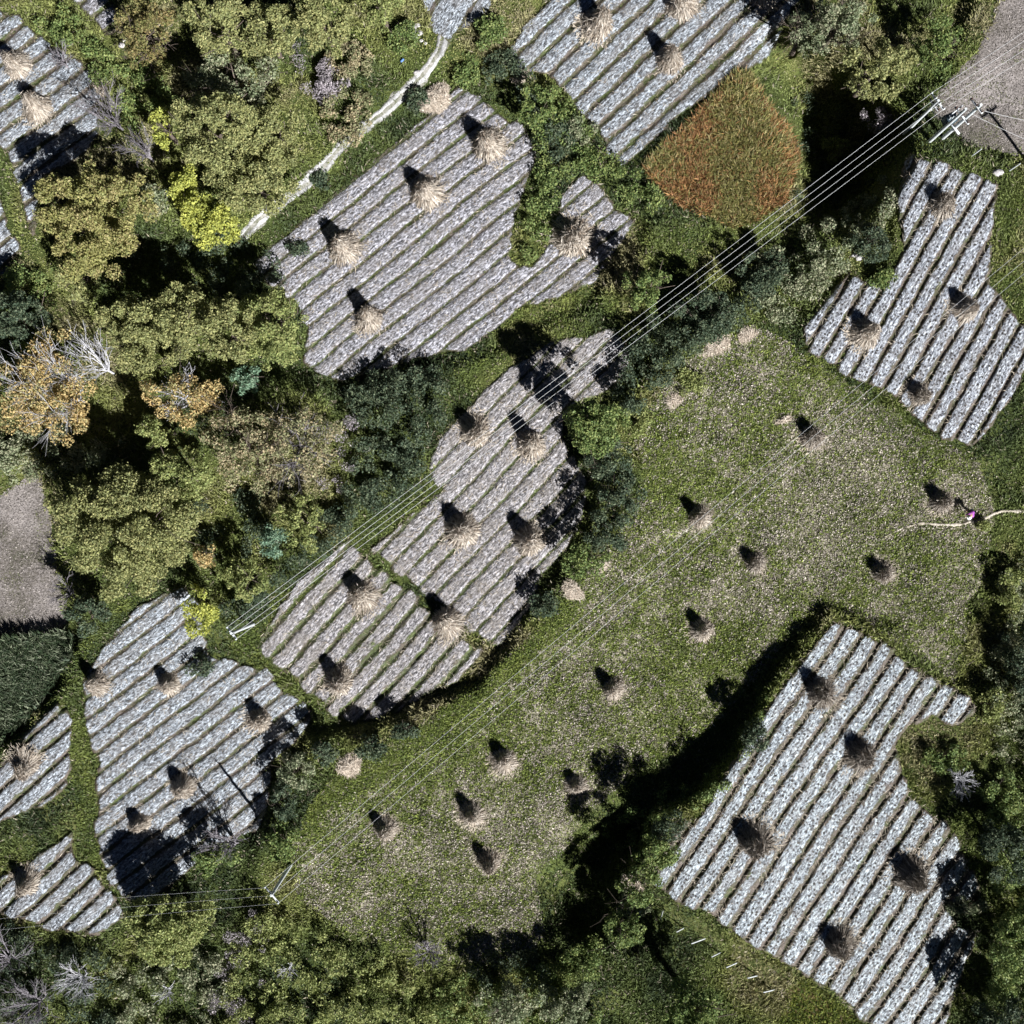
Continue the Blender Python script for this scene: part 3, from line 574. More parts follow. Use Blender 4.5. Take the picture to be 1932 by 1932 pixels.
BU = [(1150,870,46,42,4.0,'dark','topmost dark bush of the hedge right of the middle striped field'),
 (1170,935,44,46,4.2,'dark','blue black bush in the middle of the hedge between striped field and meadow'),
 (1150,1000,46,42,4.0,'dark','dark bush of the hedge level with the two lower stooks of the middle field'),
 (1105,1060,44,36,3.2,'green','greener bush at the lower end of the hedge between striped field and meadow'),
 (1200,790,30,30,1.4,'lime','light green bush on the meadow side of the tree with the round shadow'),
 (1030,1140,30,24,1.4,'dark','small bush at the narrow end of the middle field'),
 (560,1455,34,34,2.8,'sage','grey green bush at the lower left meadow corner beside the pale straw heap'),
 (535,1510,26,36,2.6,'dark','dark bush between the lower left striped field and the meadow'),
 (610,1420,28,22,2.2,'dark','small dark bush on the bank left of the pale straw heap'),
 (700,1410,34,22,2.0,'dark','flat dark bush on the bank above the pale straw heap'),
 (760,1380,28,18,1.6,'dark','narrow dark bush on the bank at the lower tip of the middle field'),
 (535,1590,30,38,2.4,'green','green bush on the bank just above the leaning concrete pole'),
 (378,1258,24,24,1.6,'dark','dark green bush standing alone in the lower left striped field'),
 (1048,260,36,44,1.6,'dark','dark bush in the hedge strip right of the upper striped field'),
 (1095,245,30,30,1.2,'sage','grey green bush at the point of the top striped field'),
 (1110,300,26,26,1.0,'green','small green bush below the point of the top striped field'),
 (1195,1700,36,30,1.4,'sage','grey green bush at the lower left tip of the large striped field'),
 (1205,1668,40,40,6.0,'green','dark bush by the terrace edge, topmost of two near the tip of the large field'),
 (1180,1745,40,42,6.0,'green','dark bush by the terrace edge, lower of two near the tip of the large field'),
 (1262,1560,32,26,3.0,'dark','dark bush halfway down the terrace edge with thin pale twigs'),
 (1245,1600,40,34,4.5,'green','wide dark bush on the terrace edge near its lower end'),
 (1425,1390,24,28,2.0,'dark','small bush on the terrace bank left of the large striped field'),
 (1825,1712,34,16,1.0,'sage','low curved bush growing into the right side of the large striped field'),
 (1640,460,40,34,2.2,'dark','dark bush at the left side of the upper right striped field'),
 (1665,525,28,20,1.0,'green','low green bush cutting into the upper right striped field'),
 (940,130,34,36,1.4,'dark','dark bush right of the dirt track near the corner of the top striped field'),
 (925,60,36,34,1.4,'green','green bush between the small grey field and the top striped field'),
 (885,130,34,36,1.0,'green','low green bush in the bend of the dirt track'),
 (1785,1430,44,30,1.2,'green','low green bush above the bleached dead branches'),
 (620,150,34,50,1.2,'grey','lilac grey bush on the slope left of the dirt track'),
 (660,110,44,40,1.6,'tan','brownish bush under the three olive trees at the top edge'),
 (760,70,30,34,1.6,'green','green bush left of the pale stone heap'),
 (655,215,50,60,1.2,'tan','brown green low bush filling the slope above the dirt track'),
 (560,470,22,14,.9,'dark','small dark bush on the verge by the left corner of the upper middle field'),
 (610,340,22,16,1.0,'dark','small dark bush beside the dirt track'),
 (790,195,24,26,1.8,'dark','dark bush behind the flattened straw pile'),
 (1880,1500,40,50,2.0,'green','green bush right of the bleached dead branches'),
 (1872,1330,26,36,1.2,'lime','yellow green bush beside the small end of the large striped field'),
 (1857,990,8,8,1.0,'lime','tiny green sapling beside the footpath'),
 (1300,720,34,30,.9,'lime','yellow green low bush at the top left edge of the meadow'),
]
for (px, py, rx, ry, h, pal, lab) in BU: bush('bush', px, py, rx, ry, h, pal, lab)
# thickets nobody could count
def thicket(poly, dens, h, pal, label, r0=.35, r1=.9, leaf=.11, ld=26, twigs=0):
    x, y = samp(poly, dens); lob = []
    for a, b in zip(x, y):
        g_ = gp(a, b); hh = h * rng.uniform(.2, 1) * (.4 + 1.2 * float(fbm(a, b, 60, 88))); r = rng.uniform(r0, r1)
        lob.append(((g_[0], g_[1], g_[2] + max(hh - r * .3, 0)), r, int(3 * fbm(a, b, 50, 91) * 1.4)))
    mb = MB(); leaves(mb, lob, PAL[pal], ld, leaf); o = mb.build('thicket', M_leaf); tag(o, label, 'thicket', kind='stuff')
thicket([(650,745),(700,710),(850,690),(845,780),(800,850),(820,900),(760,940),(640,1010),(560,1100),(480,1160),(430,1190),(420,1150),(560,1060),(640,930),(690,820)], 1.3, 2.0, 'dark', 'dark blue green thicket on the bank between the upper and middle striped fields')
thicket([(1380,520),(1460,470),(1560,420),(1660,340),(1690,300),(1690,380),(1640,470),(1560,540),(1500,600),(1420,600)], .9, 1.5, 'sage', 'grey green thicket on the slope right of the power lines')
thicket([(1190,640),(1290,560),(1420,580),(1400,610),(1290,680),(1230,760),(1180,790),(1150,770)], 1.3, 3.4, 'dark', 'dark thicket at the top left corner of the meadow')
thicket([(1000,150),(1060,170),(1130,270),(1160,320),(1210,330),(1260,380),(1200,410),(1130,340),(1080,320),(1040,400),(1010,490),(970,490),(1000,400),(1020,300),(1000,240)], 1.2, 1.2, 'green', 'green thicket in the hedge strips between the upper striped fields')
thicket([(560,1720),(640,1780),(760,1810),(800,1850),(880,1900),(900,1990),(420,1990),(430,1800),(480,1720)], .8, 1.6, 'lime', 'light green thicket at the bottom left below the meadow')
thicket([(200,1990),(230,1800),(420,1790),(430,1990)], .7, 1.6, 'sage', 'grey green thicket in the lower left part')
thicket([(-40,1700),(0,1740),(160,1790),(240,1800),(200,1990),(-40,1990)], .7, 1.4, 'dark', 'dark thicket in the bottom left corner')
thicket([(830,1850),(1030,1780),(1110,1760),(1150,1800),(1120,1990),(800,1990)], .8, 1.4, 'green', 'green thicket along the bottom edge below the meadow')
thicket([(1850,1560),(1990,1400),(1990,1990),(1800,1990),(1870,1760)], 1.1, 2.6, 'green', 'green thicket along the lower right edge')
thicket([(1885,1090),(1990,1000),(1990,1400),(1890,1450),(1860,1300)], .9, 1.0, 'sage', 'grey green thicket along the right edge below the footpath')
thicket([(1480,180),(1620,190),(1700,260),(1640,360),(1560,420),(1500,400),(1500,280)], .3, .5, 'dark', 'dark undergrowth in the shade right of the rust coloured crop')  # dark leaf palette paints extra shade into the sunken ground
thicket([(230,100),(300,140),(340,200),(280,290),(230,200),(170,150),(120,90),(60,40),(130,20)], .7, 1.2, 'green', 'green undergrowth beside the top left striped field')
thicket([(0,520),(110,500),(120,620),(60,680),(0,700)], .9, 1.6, 'green', 'green undergrowth at the left edge')
thicket([(-40,830),(60,800),(240,830),(180,880),(90,890),(0,930),(-40,930)], 1.1, 1.6, 'sage', 'pale green thicket above the bare brown field')
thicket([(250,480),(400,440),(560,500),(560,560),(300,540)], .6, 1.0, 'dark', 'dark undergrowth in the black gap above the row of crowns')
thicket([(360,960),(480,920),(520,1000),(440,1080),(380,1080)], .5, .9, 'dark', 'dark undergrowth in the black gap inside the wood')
thicket([(1130,1560),(1240,1480),(1370,1440),(1450,1310),(1470,1320),(1370,1480),(1270,1560),(1190,1640),(1140,1650)], 1.0, 1.1, 'green', 'green scrub along the terrace edge of the large striped field', .25, .6)
thicket([(440,1700),(500,1700),(520,1800),(480,1990),(380,1990),(400,1880)], .8, 1.3, 'grey', 'lilac grey leafless scrub in the bottom left thicket', .3, .7, .07, 34)
thicket([(600,800),(690,760),(700,860),(640,940),(590,900)], .7, 2.0, 'grey', 'lilac grey twiggy scrub at the right edge of the wood', .3, .7, .07, 30)
thicket([(560,90),(640,110),(650,190),(600,210),(560,160)], .7, 1.3, 'grey', 'lilac grey scrub above the dirt track', .3, .7, .07, 30)
thicket([(860,1840),(900,1800),(1020,1790),(1030,1850),(960,1880)], .8, 2.6, 'dark', 'dark shrub mass at the bottom tip of the meadow')
thicket([(960,100),(985,140),(1040,200),(1010,240),(960,180),(930,130)], .9, 1.4, 'dark', 'dark scrub between the dirt track and the top striped field')
# ---------------------------------------------------------------- maize stooks
def stook_parts(seed, h=2.5, r=1.35, n=620, mess=.1, dk=1.0):
    global rng
    rs = rng; rng = np.random.default_rng(seed)
    st = MB(); lf = MB(); th = rng.uniform(0, 6.283, n); rr = r * np.sqrt(rng.uniform(.35, 1.1, n)); ln = rng.uniform(.7, 1.06, n)
    B = np.stack([np.cos(th) * rr, np.sin(th) * rr, np.full(n, .02)], 1); tw = rng.normal(0, .12, (n, 2))
    Tp = np.stack([tw[:, 0] + np.cos(th) * .22, tw[:, 1] + np.sin(th) * .22, np.full(n, h)], 1)
    B[:, :2] *= rng.uniform(.85, 1.25, (n, 1)); K = np.stack([np.cos(th) * rr * .52, np.sin(th) * rr * .52, h * rng.uniform(.30, .40, n)], 1) + rng.normal(0, .06, (n, 3))
    E = K + (Tp - K) * ln[:, None] + rng.normal(0, mess * .5, (n, 3)); M = (B + K) / 2; A = (K - B) / 2
    sd = np.cross(A, np.stack([np.cos(th), np.sin(th), np.zeros(n)], 1)); sd /= np.linalg.norm(sd, axis=1)[:, None]
    C = np.array([(.56,.48,.39),(.45,.38,.30),(.30,.24,.18),(.64,.57,.48)])[rng.integers(0, 4, n)] * rng.uniform(.6, 1.12, (n, 1)) * dk
    st.cards(M, A * 1.03, sd * .038, C); st.cards((K + E) / 2, (E - K) / 2, sd * .035, C)
    m = n * 3; k = rng.integers(0, n, m); s = rng.random(m) ** 1.3
    s2 = s[:, None]; P = np.where(s2 < .5, B[k] + (K[k] - B[k]) * s2 * 2, K[k] + (E[k] - K[k]) * (s2 * 2 - 1)) + rng.normal(0, .07, (m, 3)); P[:, 2] = np.maximum(P[:, 2], .03)
    dr = np.stack([np.cos(th[k]), np.sin(th[k]), -1.0 * np.ones(m)], 1) + rng.normal(0, .85, (m, 3)); dr /= np.linalg.norm(dr, axis=1)[:, None]
    sz = rng.uniform(.12, .42, m); sid = np.cross(dr, rdir(m)); sid /= np.linalg.norm(sid, axis=1)[:, None]
    lf.cards(P, dr * sz[:, None], sid * .03, np.array([(.64,.57,.49),(.50,.43,.35),(.24,.18,.13)])[rng.integers(0, 3, m)] * rng.uniform(.6, 1.15, (m, 1)) * dk)
    m = 260; a = rng.uniform(0, 6.283, m); q = r * rng.uniform(.9, 1.5, m); P = np.stack([np.cos(a) * q, np.sin(a) * q, rng.uniform(.05, .14, m)], 1)
    dr = np.stack([np.cos(a), np.sin(a), np.zeros(m)], 1) + rng.normal(0, .6, (m, 3)) * [1, 1, .15]; dr /= np.linalg.norm(dr, axis=1)[:, None]
    lf.cards(P, dr * rng.uniform(.1, .3, m)[:, None], np.cross(dr, [0, 0, 1.0]) * .025 + [0, 0, .01], np.array([(.66,.56,.43)]) * rng.uniform(.5, 1.1, (m, 1)))
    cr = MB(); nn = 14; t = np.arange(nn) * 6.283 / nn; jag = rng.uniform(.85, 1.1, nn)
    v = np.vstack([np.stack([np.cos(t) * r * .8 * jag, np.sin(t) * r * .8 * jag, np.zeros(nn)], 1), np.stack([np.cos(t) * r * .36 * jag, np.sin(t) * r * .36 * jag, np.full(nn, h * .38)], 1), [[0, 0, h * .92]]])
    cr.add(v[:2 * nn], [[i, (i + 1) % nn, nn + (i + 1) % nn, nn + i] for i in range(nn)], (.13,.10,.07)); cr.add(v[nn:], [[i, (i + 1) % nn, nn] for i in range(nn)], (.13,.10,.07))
    bd = MB(); hb = h * .72; rb = .27
    for i in range(12): bd.tube((math.cos(i * .5236) * rb, math.sin(i * .5236) * rb, hb), (math.cos((i + 1) * .5236) * rb, math.sin((i + 1) * .5236) * rb, hb), .035, .035, (.3,.24,.15), 5)
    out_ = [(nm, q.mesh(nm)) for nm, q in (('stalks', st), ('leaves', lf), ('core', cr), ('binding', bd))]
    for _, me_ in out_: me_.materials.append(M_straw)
    rng = rs; return out_
VAR = [stook_parts(s_, h_, r_, 620, m_) for s_, h_, r_, m_ in ((1,2.15,1.4,.16),(2,2.0,1.5,.24),(3,2.3,1.35,.18),(4,1.75,1.5,.34))]
VAR.append(stook_parts(5, 2.0, 1.55, 620, .42, .55)); VAR.append(stook_parts(6, 1.8, 1.4, 520, .5, .75))
def stook(x, y, var, sc, label, group, lean=(0, 0)):
    if group == G5: var = 4
    elif group == G4 and var in (1, 3): var = 5
    elif group == G6 and var == 1: var = 5
    sc *= .84 if group == G4 else (.88 if group in (G3, G5, G6) else 1.0)
    o = empty('maize_stook', gp(x, y, .05)); tag(o, label, 'stook', group); j = rng.uniform(.88, 1.12, 3); o.scale = (sc * j[0], sc * j[1], sc * j[2]); o.rotation_euler = (lean[0], lean[1], rng.uniform(0, 6.28))
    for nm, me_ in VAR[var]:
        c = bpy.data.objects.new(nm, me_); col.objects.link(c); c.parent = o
G1_ = 'maize stooks on the upper middle striped field'; G2 = 'maize stooks on the middle striped field'; G3 = 'maize stooks on the lower left field'; G4 = 'maize stooks on the meadow'; G5 = 'maize stooks on the large lower right field'; G6 = 'maize stooks on the upper right field'; G7 = 'maize stooks on the top field'; G8 = 'maize stooks at the left edge'
ST = [(1128,48,2,1.15,'stook nearest the left corner of the top striped field',G7),(1283,12,1,1.2,'stook cut by the top edge, in the middle of the top striped field',G7),(1440,-6,0,1.0,'stook barely showing at the top edge, right of the other stooks',G7),(1262,116,2,1.1,'lowest stook on the top striped field, closest to the rust coloured crop',G7),
 (922,276,2,1.15,'upper right stook of the upper middle field, beside the hedge strip',G1_),(806,366,0,1.25,'largest stook in the centre of the upper middle field, second from the right',G1_),(650,468,0,1.15,'leftmost stook of the upper middle field',G1_),(697,603,2,1.1,'lowest stook of the upper middle field, near its bottom edge',G1_),(1080,452,1,1.35,'wide spread stook alone in the small right lobe of the upper middle field',G1_),
 (34,124,1,1.0,'upper stook of the top left striped field',G8),(72,204,1,1.05,'lower stook of the top left striped field, left of the silvery leafless tree',G8),
 (897,815,2,1.1,'upper left stook of the middle field, close to the green bank',G2),(1002,838,2,1.1,'upper right stook of the middle field, below the round tree shadow',G2),(872,1000,0,1.15,'stook with a long pointed shadow in the centre of the middle field',G2),(1000,1018,0,1.2,'stook of the middle field nearest the dark hedge',G2),
 (684,1122,3,1.15,'leftmost loose stook of the middle field, below the green cross path',G2),(845,1172,0,1.15,'stook of the middle field beside a brown weedy patch',G2),(640,1284,0,1.1,'lowest stook of the middle field',G2),
 (187,1289,0,1.0,'stook at the upper left corner of the lower left field',G3),(320,1290,0,1.0,'stook of the lower left field, left of the lone dark green bush',G3),(492,1356,2,1.0,'rightmost stook of the lower left field, near the bank',G3),(348,1483,0,1.0,'stook in the lower middle of the lower left field, nearest the long pole shadow',G3),(265,1553,0,.95,'lowest stook of the lower left field, touched by the big round tree shadow',G3),
 (52,1443,3,1.1,'untidy half fallen stook on the small field at the left edge',G8),(55,1663,0,1.0,'stook on the small field near the bottom left corner',G8),
 (1532,825,3,1.05,'topmost stook on the meadow, under the three wires',G4),(1320,975,2,.95,'stook on the meadow crossed by the three wires, left of centre',G4),(1424,1062,3,.85,'low fallen stook spread apart in the middle of the meadow',G4),(1775,948,1,1.0,'stook on the meadow beside the person in purple',G4),(1665,1081,1,1.0,'stook on the right part of the meadow below the footpath',G4),
 (1323,1188,0,.9,'stook on the meadow straight below the fallen one',G4),(1157,1300,2,1.0,'reddish stook near the middle of the meadow, halfway down',G4),(952,1434,0,1.0,'stook on the lower meadow, topmost of the lower cluster',G4),(1088,1481,0,.9,'stook on the lower meadow nearest the black terrace shadow',G4),(891,1535,0,.95,'stook in the middle of the lower meadow cluster',G4),(728,1563,0,1.05,'leftmost stook on the meadow',G4),(923,1625,2,1.0,'bottommost stook on the meadow',G4),
 (1775,388,1,1.1,'topmost stook of the upper right field',G6),(1818,585,0,1.15,'rightmost stook of the upper right field',G6),(1632,630,0,1.15,'leftmost stook of the upper right field',G6),(1734,746,1,1.0,'lowest stook of the upper right field',G6),
 (1545,1306,1,1.2,'topmost stook of the large lower right field',G5),(1622,1424,1,1.25,'second stook from the top of the large lower right field, beside the field notch',G5),(1422,1584,1,1.35,'leftmost stook of the large lower right field',G5),(1718,1650,1,1.3,'rightmost stook of the large lower right field',G5),(1578,1777,1,1.3,'bottommost stook of the large lower right field',G5)]
for (x, y, v_, sc, lab, gr) in ST: stook(x, y, v_, sc, lab, gr, (rng.normal(0, .10), rng.normal(0, .10)))
def heap(x, y, rx, ry, h, label, n=700, ang=0, colr=((.70,.61,.50),(.60,.50,.40),(.42,.34,.26))):
    o_ = empty('straw_heap', gp(x, y, .02)); tag(o_, label, 'straw heap'); rx /= S; ry /= S; mb = MB()
    a = rng.uniform(0, 6.283, n); q = np.sqrt(rng.random(n)) * (1 + .2 * np.sin(a * 3 + x)); P = np.stack([np.cos(a) * q * rx, np.sin(a) * q * ry, h * np.clip(1 - q * q * .85, 0, 1) * rng.uniform(.6, 1, n) + .08], 1)
    ca, sa = math.cos(ang), math.sin(ang); P[:, :2] = P[:, :2] @ np.array([[ca, sa], [-sa, ca]])
    th = ang + math.pi / 2 + rng.normal(0, .6, n); dr = np.stack([np.cos(th), np.sin(th), rng.normal(0, .25, n)], 1)
    mb.cards(P, dr * rng.uniform(.12, .45, n)[:, None], np.stack([-np.sin(th), np.cos(th), rng.normal(0, .6, n)], 1) * .03, np.array(colr)[rng.integers(0, 3, n)] * rng.uniform(.7, 1.15, (n, 1)))
    mb.build('stalks', M_straw, o_)
    cb = MB(); nn = 16; t = np.arange(nn) * 6.283 / nn; rg = [(1.0, 0.0), (.8, .45), (.45, .8), (.12, .95)]
    ct = np.stack([np.cos(t), np.sin(t)], 1); R = np.array([[ca, sa], [-sa, ca]])
    vv = np.vstack([np.hstack([(ct * [rx * k_ * .85, ry * k_ * .85]) @ R, np.full((nn, 1), h * z_ * .85)]) for k_, z_ in rg])
    cb.add(vv, [[r_ * nn + i, r_ * nn + (i + 1) % nn, (r_ + 1) * nn + (i + 1) % nn, (r_ + 1) * nn + i] for r_ in range(3) for i in range(nn)], (.33,.27,.2)); cb.build('core', M_straw, o_)
heap(823,190,34,24,.9,'flattened pale straw pile at the top corner of the upper middle field, beside the track',1500,.75)
heap(660,1443,26,20,.6,'pale pinkish straw heap on the lower left rim of the meadow',700,.6)
heap(1080,1115,16,22,.4,'thin straw heap on the left rim of the meadow, lower of two',400,.9)
heap(1133,1070,18,10,.3,'thin straw heap on the left rim of the meadow, upper of two',250,.4)
heap(1200,1663,24,18,.6,'pale straw heap at the lower left tip of the large striped field',600,.2)
heap(985,147,18,10,.4,'small straw heap at the left corner of the top striped field',250,.4)
heap(1133,295,8,20,.4,'narrow straw heap at the lower point of the top striped field',250,.2)
heap(189,158,14,30,.8,'slender straw heap at the right edge of the top left striped field',450,.3)
heap(1350,655,36,16,.25,'thin scatter of straw at the top corner of the meadow, left piece',450,.5)
heap(1410,632,20,12,.25,'thin scatter of straw at the top corner of the meadow, right piece',300,.5)
heap(1272,757,18,12,.25,'thin scatter of straw on the upper left rim of the meadow',200,.8)
heap(1480,792,6,16,.3,'lone pale bundle of stalks lying on the upper meadow',90,2.0)
# ---------------------------------------------------------------- stones
def stone(x, y, s, label):
    mb = MB(); nn = 9; t = np.arange(nn) * 6.283 / nn
    rg = [(1, 0), (1.05, .35), (.75, .65), (.3, .8)]; v = []
    for k_, z_ in rg: j = rng.uniform(.75, 1.2, nn); v.append(np.stack([np.cos(t) * s * k_ * j, np.sin(t) * s * k_ * .8 * j, np.full(nn, s * z_) + rng.normal(0, .05 * s, nn)], 1))
    v.append([[0, 0, s * .82]]); v = np.vstack(v)
    mb.add(v, [[r_ * nn + i, r_ * nn + (i + 1) % nn, (r_ + 1) * nn + (i + 1) % nn, (r_ + 1) * nn + i] for r_ in range(3) for i in range(nn)]); mb.add(v[3 * nn:], [[i, (i + 1) % nn, nn] for i in range(nn)])
    o_ = mb.build('stone', M_rock); o_.location = gp(x, y, -.02); tag(o_, label, 'stone')
for x, y, s, lb in ((776,56,.55,'largest pale stone of the heap beside the track entrance'),(784,66,.45,'pale stone at the lower side of the heap beside the track entrance'),(769,62,.35,'small pale stone at the left of the heap beside the track entrance'),(793,62,.3,'pale stone on the right of the heap, towards the track'),(788,48,.3,'small pale stone on top side of the heap beside the track entrance'),
        (795,77,.2,'small loose stone below the pale heap, nearest to it'),(803,82,.2,'small loose stone below the pale heap, nearest the track'),(787,138,.34,'single white stone on the left edge of the track bend'),(494,396,.32,'white stone on the verge at the lower part of the track'),(503,388,.2,'small white stone just above the white verge stone'),(516,378,.3,'white stone on the track verge beside a dark hole'),
        (230,86,.34,'white stone under the rusty brown tree'),(233,76,.22,'small white stone just above the one under the rusty brown tree'),(1880,327,.5,'flat pale stone on the green bank above the upper right field'),(1620,487,.35,'pale stone heap piece beside the upper right striped field'),(1612,482,.3,'small pale stone at the edge of the dark bush by the upper right field')):
    stone(x, y, s, lb)
# ---------------------------------------------------------------- power lines
def rz(v): return math.atan2(v[1], v[0])
POLE_H = 8.0
def pole(bx, by, axd, label, h=POLE_H, arm=1.8, nins=4, group='utility poles', arms=1, stay=None):
    """axd: world direction of the crossarm"""
    root = empty('utility_pole', gp(bx, by)); tag(root, label, 'utility pole', group)
    mb = MB(); mb.tube((0, 0, -.3), (0, 0, h), .19, .12, n=12); mb.build('pole', M_conc, root)
    a = np.array([axd[0], axd[1], 0.0]); a /= np.linalg.norm(a); pts = []
    for q in range(arms):
        zc = h - .25 - q * .8; L_ = arm * (1 if q == 0 else .7)
        mb = MB(); mb.box((0, 0, zc), (L_, .12, .12), rz(a)); mb.tube((0, 0, zc - .55), a * L_ * .32 + [0, 0, zc], .03, .03); mb.tube((0, 0, zc - .55), -a * L_ * .32 + [0, 0, zc], .03, .03)
        co = mb.build('crossarm', M_steel, root)
        for t in np.linspace(-.47, .47, nins):
            p = a * t * L_; ib = MB(); ib.tube(p + [0, 0, zc + .06], p + [0, 0, zc + .16], .05, .09, n=8); ib.tube(p + [0, 0, zc + .16], p + [0, 0, zc + .28], .08, .04, n=8); ib.build('insulator', M_porc if q else M_conc, co)
            if q == 0: b = root.location; pts.append(np.array([b[0], b[1], b[2]]) + p + [0, 0, zc + .28])
    return root, pts
def wire(p0, p1, sag, label, group, r=.02):
    p0 = np.array(p0, float); p1 = np.array(p1, float); n = 28; mb = MB(); pr = None
    for i in range(n + 1):
        t = i / n; q = p0 + (p1 - p0) * t; q[2] -= 4 * sag * t * (1 - t)
        if pr is not None: mb.tube(pr - p0, q - p0, r, r, n=5, cap=False)
        pr = q
    o_ = mb.build('power_wire', M_wire); o_.location = p0; tag(o_, label, 'wire', group)
def dirw(x0, y0, x1, y1): return np.array([x1 - x0, -(y1 - y0)], float)
def perp(v): v = v / np.linalg.norm(v); return np.array([-v[1], v[0]])
d1 = dirw(437, 1190, 1735, 210); d2 = dirw(513, 1680, 1932, 480)
rC, pC = pole(1708, 250, perp(d1), 'concrete utility pole carrying four wires, at the corner of the brown field', arm=1.9, arms=2)
rD, pD = pole(478, 1177, perp(d1), 'small utility pole with a white crossarm above the lower left field corner', arm=1.4)
rA, pA = pole(548, 1632, perp(d2), 'concrete utility pole with a crossarm at the lower left end of the meadow', arm=1.9, nins=3)
ofx = np.array([62, -28, 0.0]) ; nm4 = ['first (upper left) ', 'second ', 'third ', 'fourth (lower right) ']
# orient lists so index 0 is the upper-left side
def srt(p): return sorted(p, key=lambda q: q[0] - q[1])
pC = srt(pC); pD = srt(pD); pA = srt(pA)
for i in range(4): wire(pC[i], pD[i], 1.3, nm4[i] + 'of four wires running from the corner pole to the small pole', 'four wires of the long line', .0125)
far1 = W(2080, -40, 7); 
e1 = [np.array([far1[0], far1[1], 7.0]) + (pC[i] - pC[0]) * 1.25 for i in range(4)]
for i in range(4): wire(pC[i], e1[i], .5, nm4[i] + 'of four wires leaving the corner pole over brown field', 'four wires over the brown field', .010)
far2 = W(2140, 320, 8.5)
e2 = [np.array([far2[0], far2[1], 8.5]) + (pA[i] - pA[1]) * .95 for i in range(3)]
nm3 = ['upper', 'middle', 'lower']
for i in range(3): wire(pA[i], e2[i], 1.6, nm3[i] + ' one of the three thin wires crossing the meadow', 'three wires over the meadow', .0085)
far3 = W(-300, 1765, 5)
for i in range(3): wire(pA[i], np.array([far3[0], far3[1], 5.0]) + np.array([.3, 1.0, 0]) * (1 - i) * 1.2, .6, nm3[i] + ' of three faint wires running left from the meadow pole', 'three faint wires at the lower left', .005)
# transformer pole pair
bp = gp(1777, 262); root = empty('utility_pole', bp); tag(root, 'twin concrete pole with a dark transformer and crossarms at the edge of the brown field', 'utility pole', 'utility poles')
along = np.array([.62, -.78, 0]); across = np.array([.78, .62, 0])
for s_ in (0, 1):
    mb = MB(); q = -across * .55 * s_ + np.array([-.75, .1, 0]) * s_; mb.tube(q + [0, 0, -.3], q + [0, 0, 8.4 - .3 * s_], .19, .12, n=12); mb.build('pole', M_conc, root)
mb = MB(); mb.box((-.45, .35, 3.1), (1.7, .16, .16), rz(across)); mb.box((-.2, .0, 3.1), (1.7, .16, .16), rz(along)); mb.build('platform', M_steel, root)
mb = MB(); mb.box((-.85, .35, 3.85), (.95, .75, 1.1), .4)
for i in range(5): mb.box((-.85 + math.cos(.4) * (-.4 + .2 * i) - math.sin(.4) * .45, .35 + math.sin(.4) * (-.4 + .2 * i) + math.cos(.4) * .45, 3.8), (.05, .2, .85), .4)
tf = mb.build('transformer', M_darkmetal, root)
for i in range(3): ib = MB(); ib.tube((-1.1 + i * .25, .25 + i * .1, 4.4), (-1.1 + i * .25, .25 + i * .1, 4.75), .07, .04, n=8); ib.build('bushing', M_conc, tf)
for zz, L_, off in ((5.6, 2.0, -.5), (7.9, 1.7, -.2)):
    mb = MB(); mb.box((off, .1, zz), (L_, .13, .13), rz(along)); co = mb.build('crossarm', M_steel, root)
    for t in (-.42, 0, .42): p = along * t * L_ + [off, .1, zz]; ib = MB(); ib.tube(p + [0, 0, .06], p + [0, 0, .34], .08, .05, n=8); ib.build('insulator', M_porc, co)
mb = MB(); mb.box((-1.0, .55, 5.6), (1.5, .11, .11), rz(across)); mb.build('bracket', M_steel, root)
mb = MB()
for i in range(10):
    t0, t1 = i / 10, (i + 1) / 10; f = lambda t: np.array(bp) * t + np.array(rC.location) * (1 - t) + [-.3 * t, 0, 6.2 - .8 * t - 3.2 * 4 * t * (1 - t) * .35]
    mb.tube(f(t0) - np.array(bp), f(t1) - np.array(bp), .035, .035, n=5)
mb.build('cable', M_wire, root)
ft = W(2080, 250, 7.5)
for i, l_ in enumerate(('upper', 'lower')): wire(np.array(bp) + [along[0] * .6 * (1 - 2 * i), along[1] * .6 * (1 - 2 * i), 8.2 if i == 0 else 5.9], (ft[0], ft[1] - i * 2.2, 7.5 - i * 2), .4, l_ + ' thin wire leaving the twin transformer pole to the right', 'two thin wires from the transformer pole', .011)
pole(2012, 385, (1, .6), 'utility pole just outside the right edge, throwing a shadow line on the brown field')
# short concrete posts
PO = [((1226,1710),(1207,1721),'short white post nearest the pale straw heap'),((1251,1717),(1246,1734),'short white post second in the row, pointing straight down'),((1291,1751),(1277,1758),'smallest white post, third in the row'),((1331,1771),(1305,1780),'white post fourth in the row'),((1361,1797),(1343,1805),'white post fifth in the row'),((1393,1816),(1371,1825),'white post sixth in the row'),((1431,1841),(1411,1845),'white post second from the lower end of the row'),((1465,1867),(1441,1872),'white post at the lower right end of the row')]
for (b, t, lb) in PO:
    g_ = gp(*b); zt = g_[2] + 1.15; X, Y = W(t[0], t[1], zt); o_ = empty('fence_post', g_); tag(o_, 'leaning ' + lb + ' below the large striped field', 'post', 'short white posts in a row')
    mb = MB(); mb.tube((0, 0, -.1), (X - g_[0], Y - g_[1], 1.15), .09, .075, n=4); mb.build('shaft', M_conc, o_)
    mb = MB(); mb.tube((X - g_[0], Y - g_[1], 1.13), (X - g_[0] + .02, Y - g_[1] + .02, 1.2), .06, .03, n=6); mb.build('cap', M_steel, o_)
